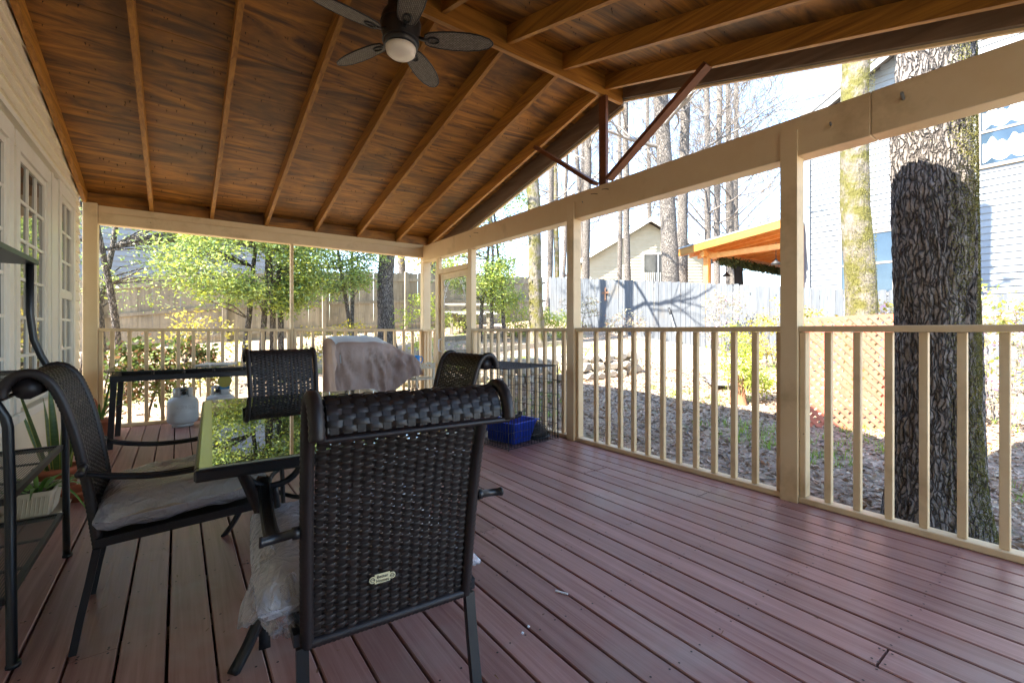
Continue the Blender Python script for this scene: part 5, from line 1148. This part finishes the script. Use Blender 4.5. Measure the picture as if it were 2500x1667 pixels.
fg = thing('hanging_cloth', 'dark cloth hanging from the pavilion beam', 'cloth', (15.3, 7.72, 2.6)); MB().grid(lambda u, v: (-.32+.64*u+.06*v, .04*math.sin(u*9), .72*(1-v)+.0), 14, 6).build('cloth', 'flag_black', fg, world=False); fg.children[0].modifiers.new('thick','SOLIDIFY').thickness = .006
for x, y, lab in ((13.95, 5.95, 'dark barn lamp under the pavilion near the tan post'), (15.6, 8.3, 'dark barn lamp at the pavilion eave')):
    o = thing('barn_lamp', lab, 'lamp', (x,y,3.05), 0, 'pavilion lamps'); MB().lathe([(.14,0),(.12,.05),(.05,.1),(.03,.16),(.001,.17)], 16).build('shade', 'print_black', o, True, world=False); MB().tube([(0,0,.16),(0,0,.62)], .01, 6).build('stem', 'print_black', o, world=False)

# ================================================================== far cream house
fh = thing('far_house', 'cream gabled house with a screened porch behind the bare trees', 'house', (25.18, 18.68, 1), -YAW)
mb = MB(); W = 4.1; D = 9
mb.v = [(-W,0,-1),(W,0,-1),(W,0,4.9),(0,0,7.3),(-W,0,4.9),(-W,D,-1),(W,D,-1),(W,D,4.9),(0,D,7.3),(-W,D,4.9)]; mb.f = [(0,1,2,3,4),(9,8,7,6,5),(0,4,9,5),(1,6,7,2)]; mb.build('wall', 'siding_cream', fh, world=False)
z = 0
while z < 7.1:
    w = W if z < 4.75 else W*(1-(z+.2-4.9)/2.4)
    if w > .1:
        s = MB(); s.v = [(-w,-.01,z),(w,-.01,z),(w,-.01,z+.2),(-w,-.01,z+.2),(-w,-.05,z),(w,-.05,z),(w,-.02,z+.2),(-w,-.02,z+.2)]; s.f = [(0,1,2,3),(7,6,5,4),(0,4,5,1),(3,2,6,7),(1,5,6,2),(0,3,7,4)]; s.build('siding_board', 'siding_cream', fh, world=False)
    z += .2
for s in (-1,1):
    mb = MB()
    for y in (-.5, D+.3): mb.v += [(0,y,7.42),(s*(W+.5),y,4.7),(s*(W+.5),y,4.9),(0,y,7.62)]
    mb.f = [(0,1,2,3),(4,5,6,7)[::-1],(0,4,5,1),(3,2,6,7),(1,5,6,2),(0,3,7,4)]; mb.build('roof', 'roof_shingle', fh, world=False)
    mb = MB()
    for y in (-.54, -.51): mb.v += [(0,y,7.3),(s*(W+.5),y,4.58),(s*(W+.5),y,4.86),(0,y,7.58)]
    mb.f = [(0,1,2,3),(4,5,6,7)[::-1],(0,4,5,1),(3,2,6,7),(1,5,6,2),(0,3,7,4)]; mb.build('rake_board', 'trim_white', fh, world=False)
w = MB().box((-.45,-.1,5.2),(1.5,-.055,5.35)).box((-.45,-.1,3.3),(-.35,-.055,5.19)).box((.55,-.1,3.3),(.63,-.055,5.19)).box((1.4,-.1,3.3),(1.5,-.055,5.19)).build('porch_opening', 'trim_white', fh, world=False)
for a, b_ in ((-.34,.54),(.64,1.39)): MB().box((a,-.07,3.3),(b_,-.06,5.19)).build('pane', 'pane', w, world=False)
for k in range(14): MB().box((-.32+k*.13,-.12,3.4),(-.28+k*.13,-.105,4.0)).build('baluster', 'trim_white', w, world=False)
MB().box((.9,2,6.6),(1.9,3,8.2)).build('chimney', 'siding_cream', fh, world=False); MB().lathe([(.12,8.2),(.12,8.5),(.2,8.52),(.2,8.6)], 10, (1.4,2.5,0)).build('flue_cap', 'galv', fh, world=False)
# white house far left behind the fence
wh = thing('white_house', 'bright white sided house wall behind the left holly trees', 'house', (-1, 22, .5)); MB().box((-7,22.05,-.5),(4,30,6.5)).build('wall', 'siding_white', wh)
sm = MB(); sm.v = [(-7,22.04,0),(4,22.04,0),(4,22.04,.2),(-7,22.04,.2),(-7,22,0),(4,22,0),(4,22.03,.2),(-7,22.03,.2)]; sm.v = [(a+1,b-22,c) for a,b,c in sm.v]; sm.f = [(0,1,2,3),(7,6,5,4),(0,4,5,1),(3,2,6,7),(1,5,6,2),(0,3,7,4)]; sm = sm.mesh('siding_board', 'siding_white')
for k in range(28): o = link('siding_board', sm, wh); o.location = (0,0,.4+.2*k)
mb = MB(); mb.v = [(-7.5,21.5,6.4),(4.5,21.5,6.4),(4.5,30.5,6.4),(-7.5,30.5,6.4),(-7.5,26,8.5),(4.5,26,8.5)]; mb.f = [(3,2,1,0),(0,1,5,4),(2,3,4,5),(0,4,3),(1,2,5)]; mb.build('roof', 'roof_shingle', wh)

# ================================================================== ground cover
def scatter(n, x0, x1, y0, y1, rg, thr=-9, sc=.8):
    x = rg.uniform(x0, x1, n); y = rg.uniform(y0, y1, n); k = ((x > 3.5) | (y > 7.15)) & ((x < 11.1) & (y < 13))
    if thr > -9: k &= np.array([noise.noise(Vector((a*sc, b*sc, 5))) > thr for a, b in zip(x, y)])
    x, y = x[k], y[k]; return np.stack([x, y, np.array([terr(a, b) for a, b in zip(x, y)])], 1)
rg = np.random.default_rng(21)
C = np.concatenate([scatter(30000, 3.5, 8.5, -.5, 7, rg), scatter(9000, -2, 11, 0, 13, rg)]); C[:,2] += .012
tag(link('leaf_litter', arr_mesh('leaf_litter', 'litter', leaf_arr(C, .05, rg, jit=.6, flat=.7, aspect=.5))), 'dry leaves scattered over the yard', 'leaves', kind='stuff')
C = scatter(5000, -2, 11, 0, 12.6, rg, .12); n = 9
B = np.repeat(C, n, 0)+np.concatenate([rg.normal(0,.035,(len(C)*n,2)), np.zeros((len(C)*n,1))], 1)
h_ = rg.uniform(.04,.13,len(B)); a = rg.uniform(0,6.28,len(B)); dv = np.stack([np.cos(a)*.004, np.sin(a)*.004, 0*a], 1); tip = B+np.stack([rg.normal(0,.03,len(B)), rg.normal(0,.03,len(B)), h_], 1)
tag(link('grass_tufts', arr_mesh('grass_tufts', 'leaf_fern', np.stack([B-dv, B+dv, tip], 1), 3)), 'thin grass tufts and weeds in the yard', 'grass', kind='stuff')
mb = MB(); rp = random.Random(17)
for _ in range(90):
    x, y = rp.uniform(3.7,9.5), rp.uniform(.2,9); a = rp.uniform(0,6.28); L = rp.uniform(.1,.45); z = terr(x,y)+.02; mb.tube([(x,y,z),(x+math.cos(a)*L*.5,y+math.sin(a)*L*.5,terr(x+math.cos(a)*L*.5,y+math.sin(a)*L*.5)+.035),(x+math.cos(a+.3)*L,y+math.sin(a+.3)*L,terr(x+math.cos(a+.3)*L,y+math.sin(a+.3)*L)+.02)], .006, 4)
tag(mb.build('fallen_twigs', 'bark_twig'), 'fallen twigs lying on the yard', 'twigs', kind='stuff')
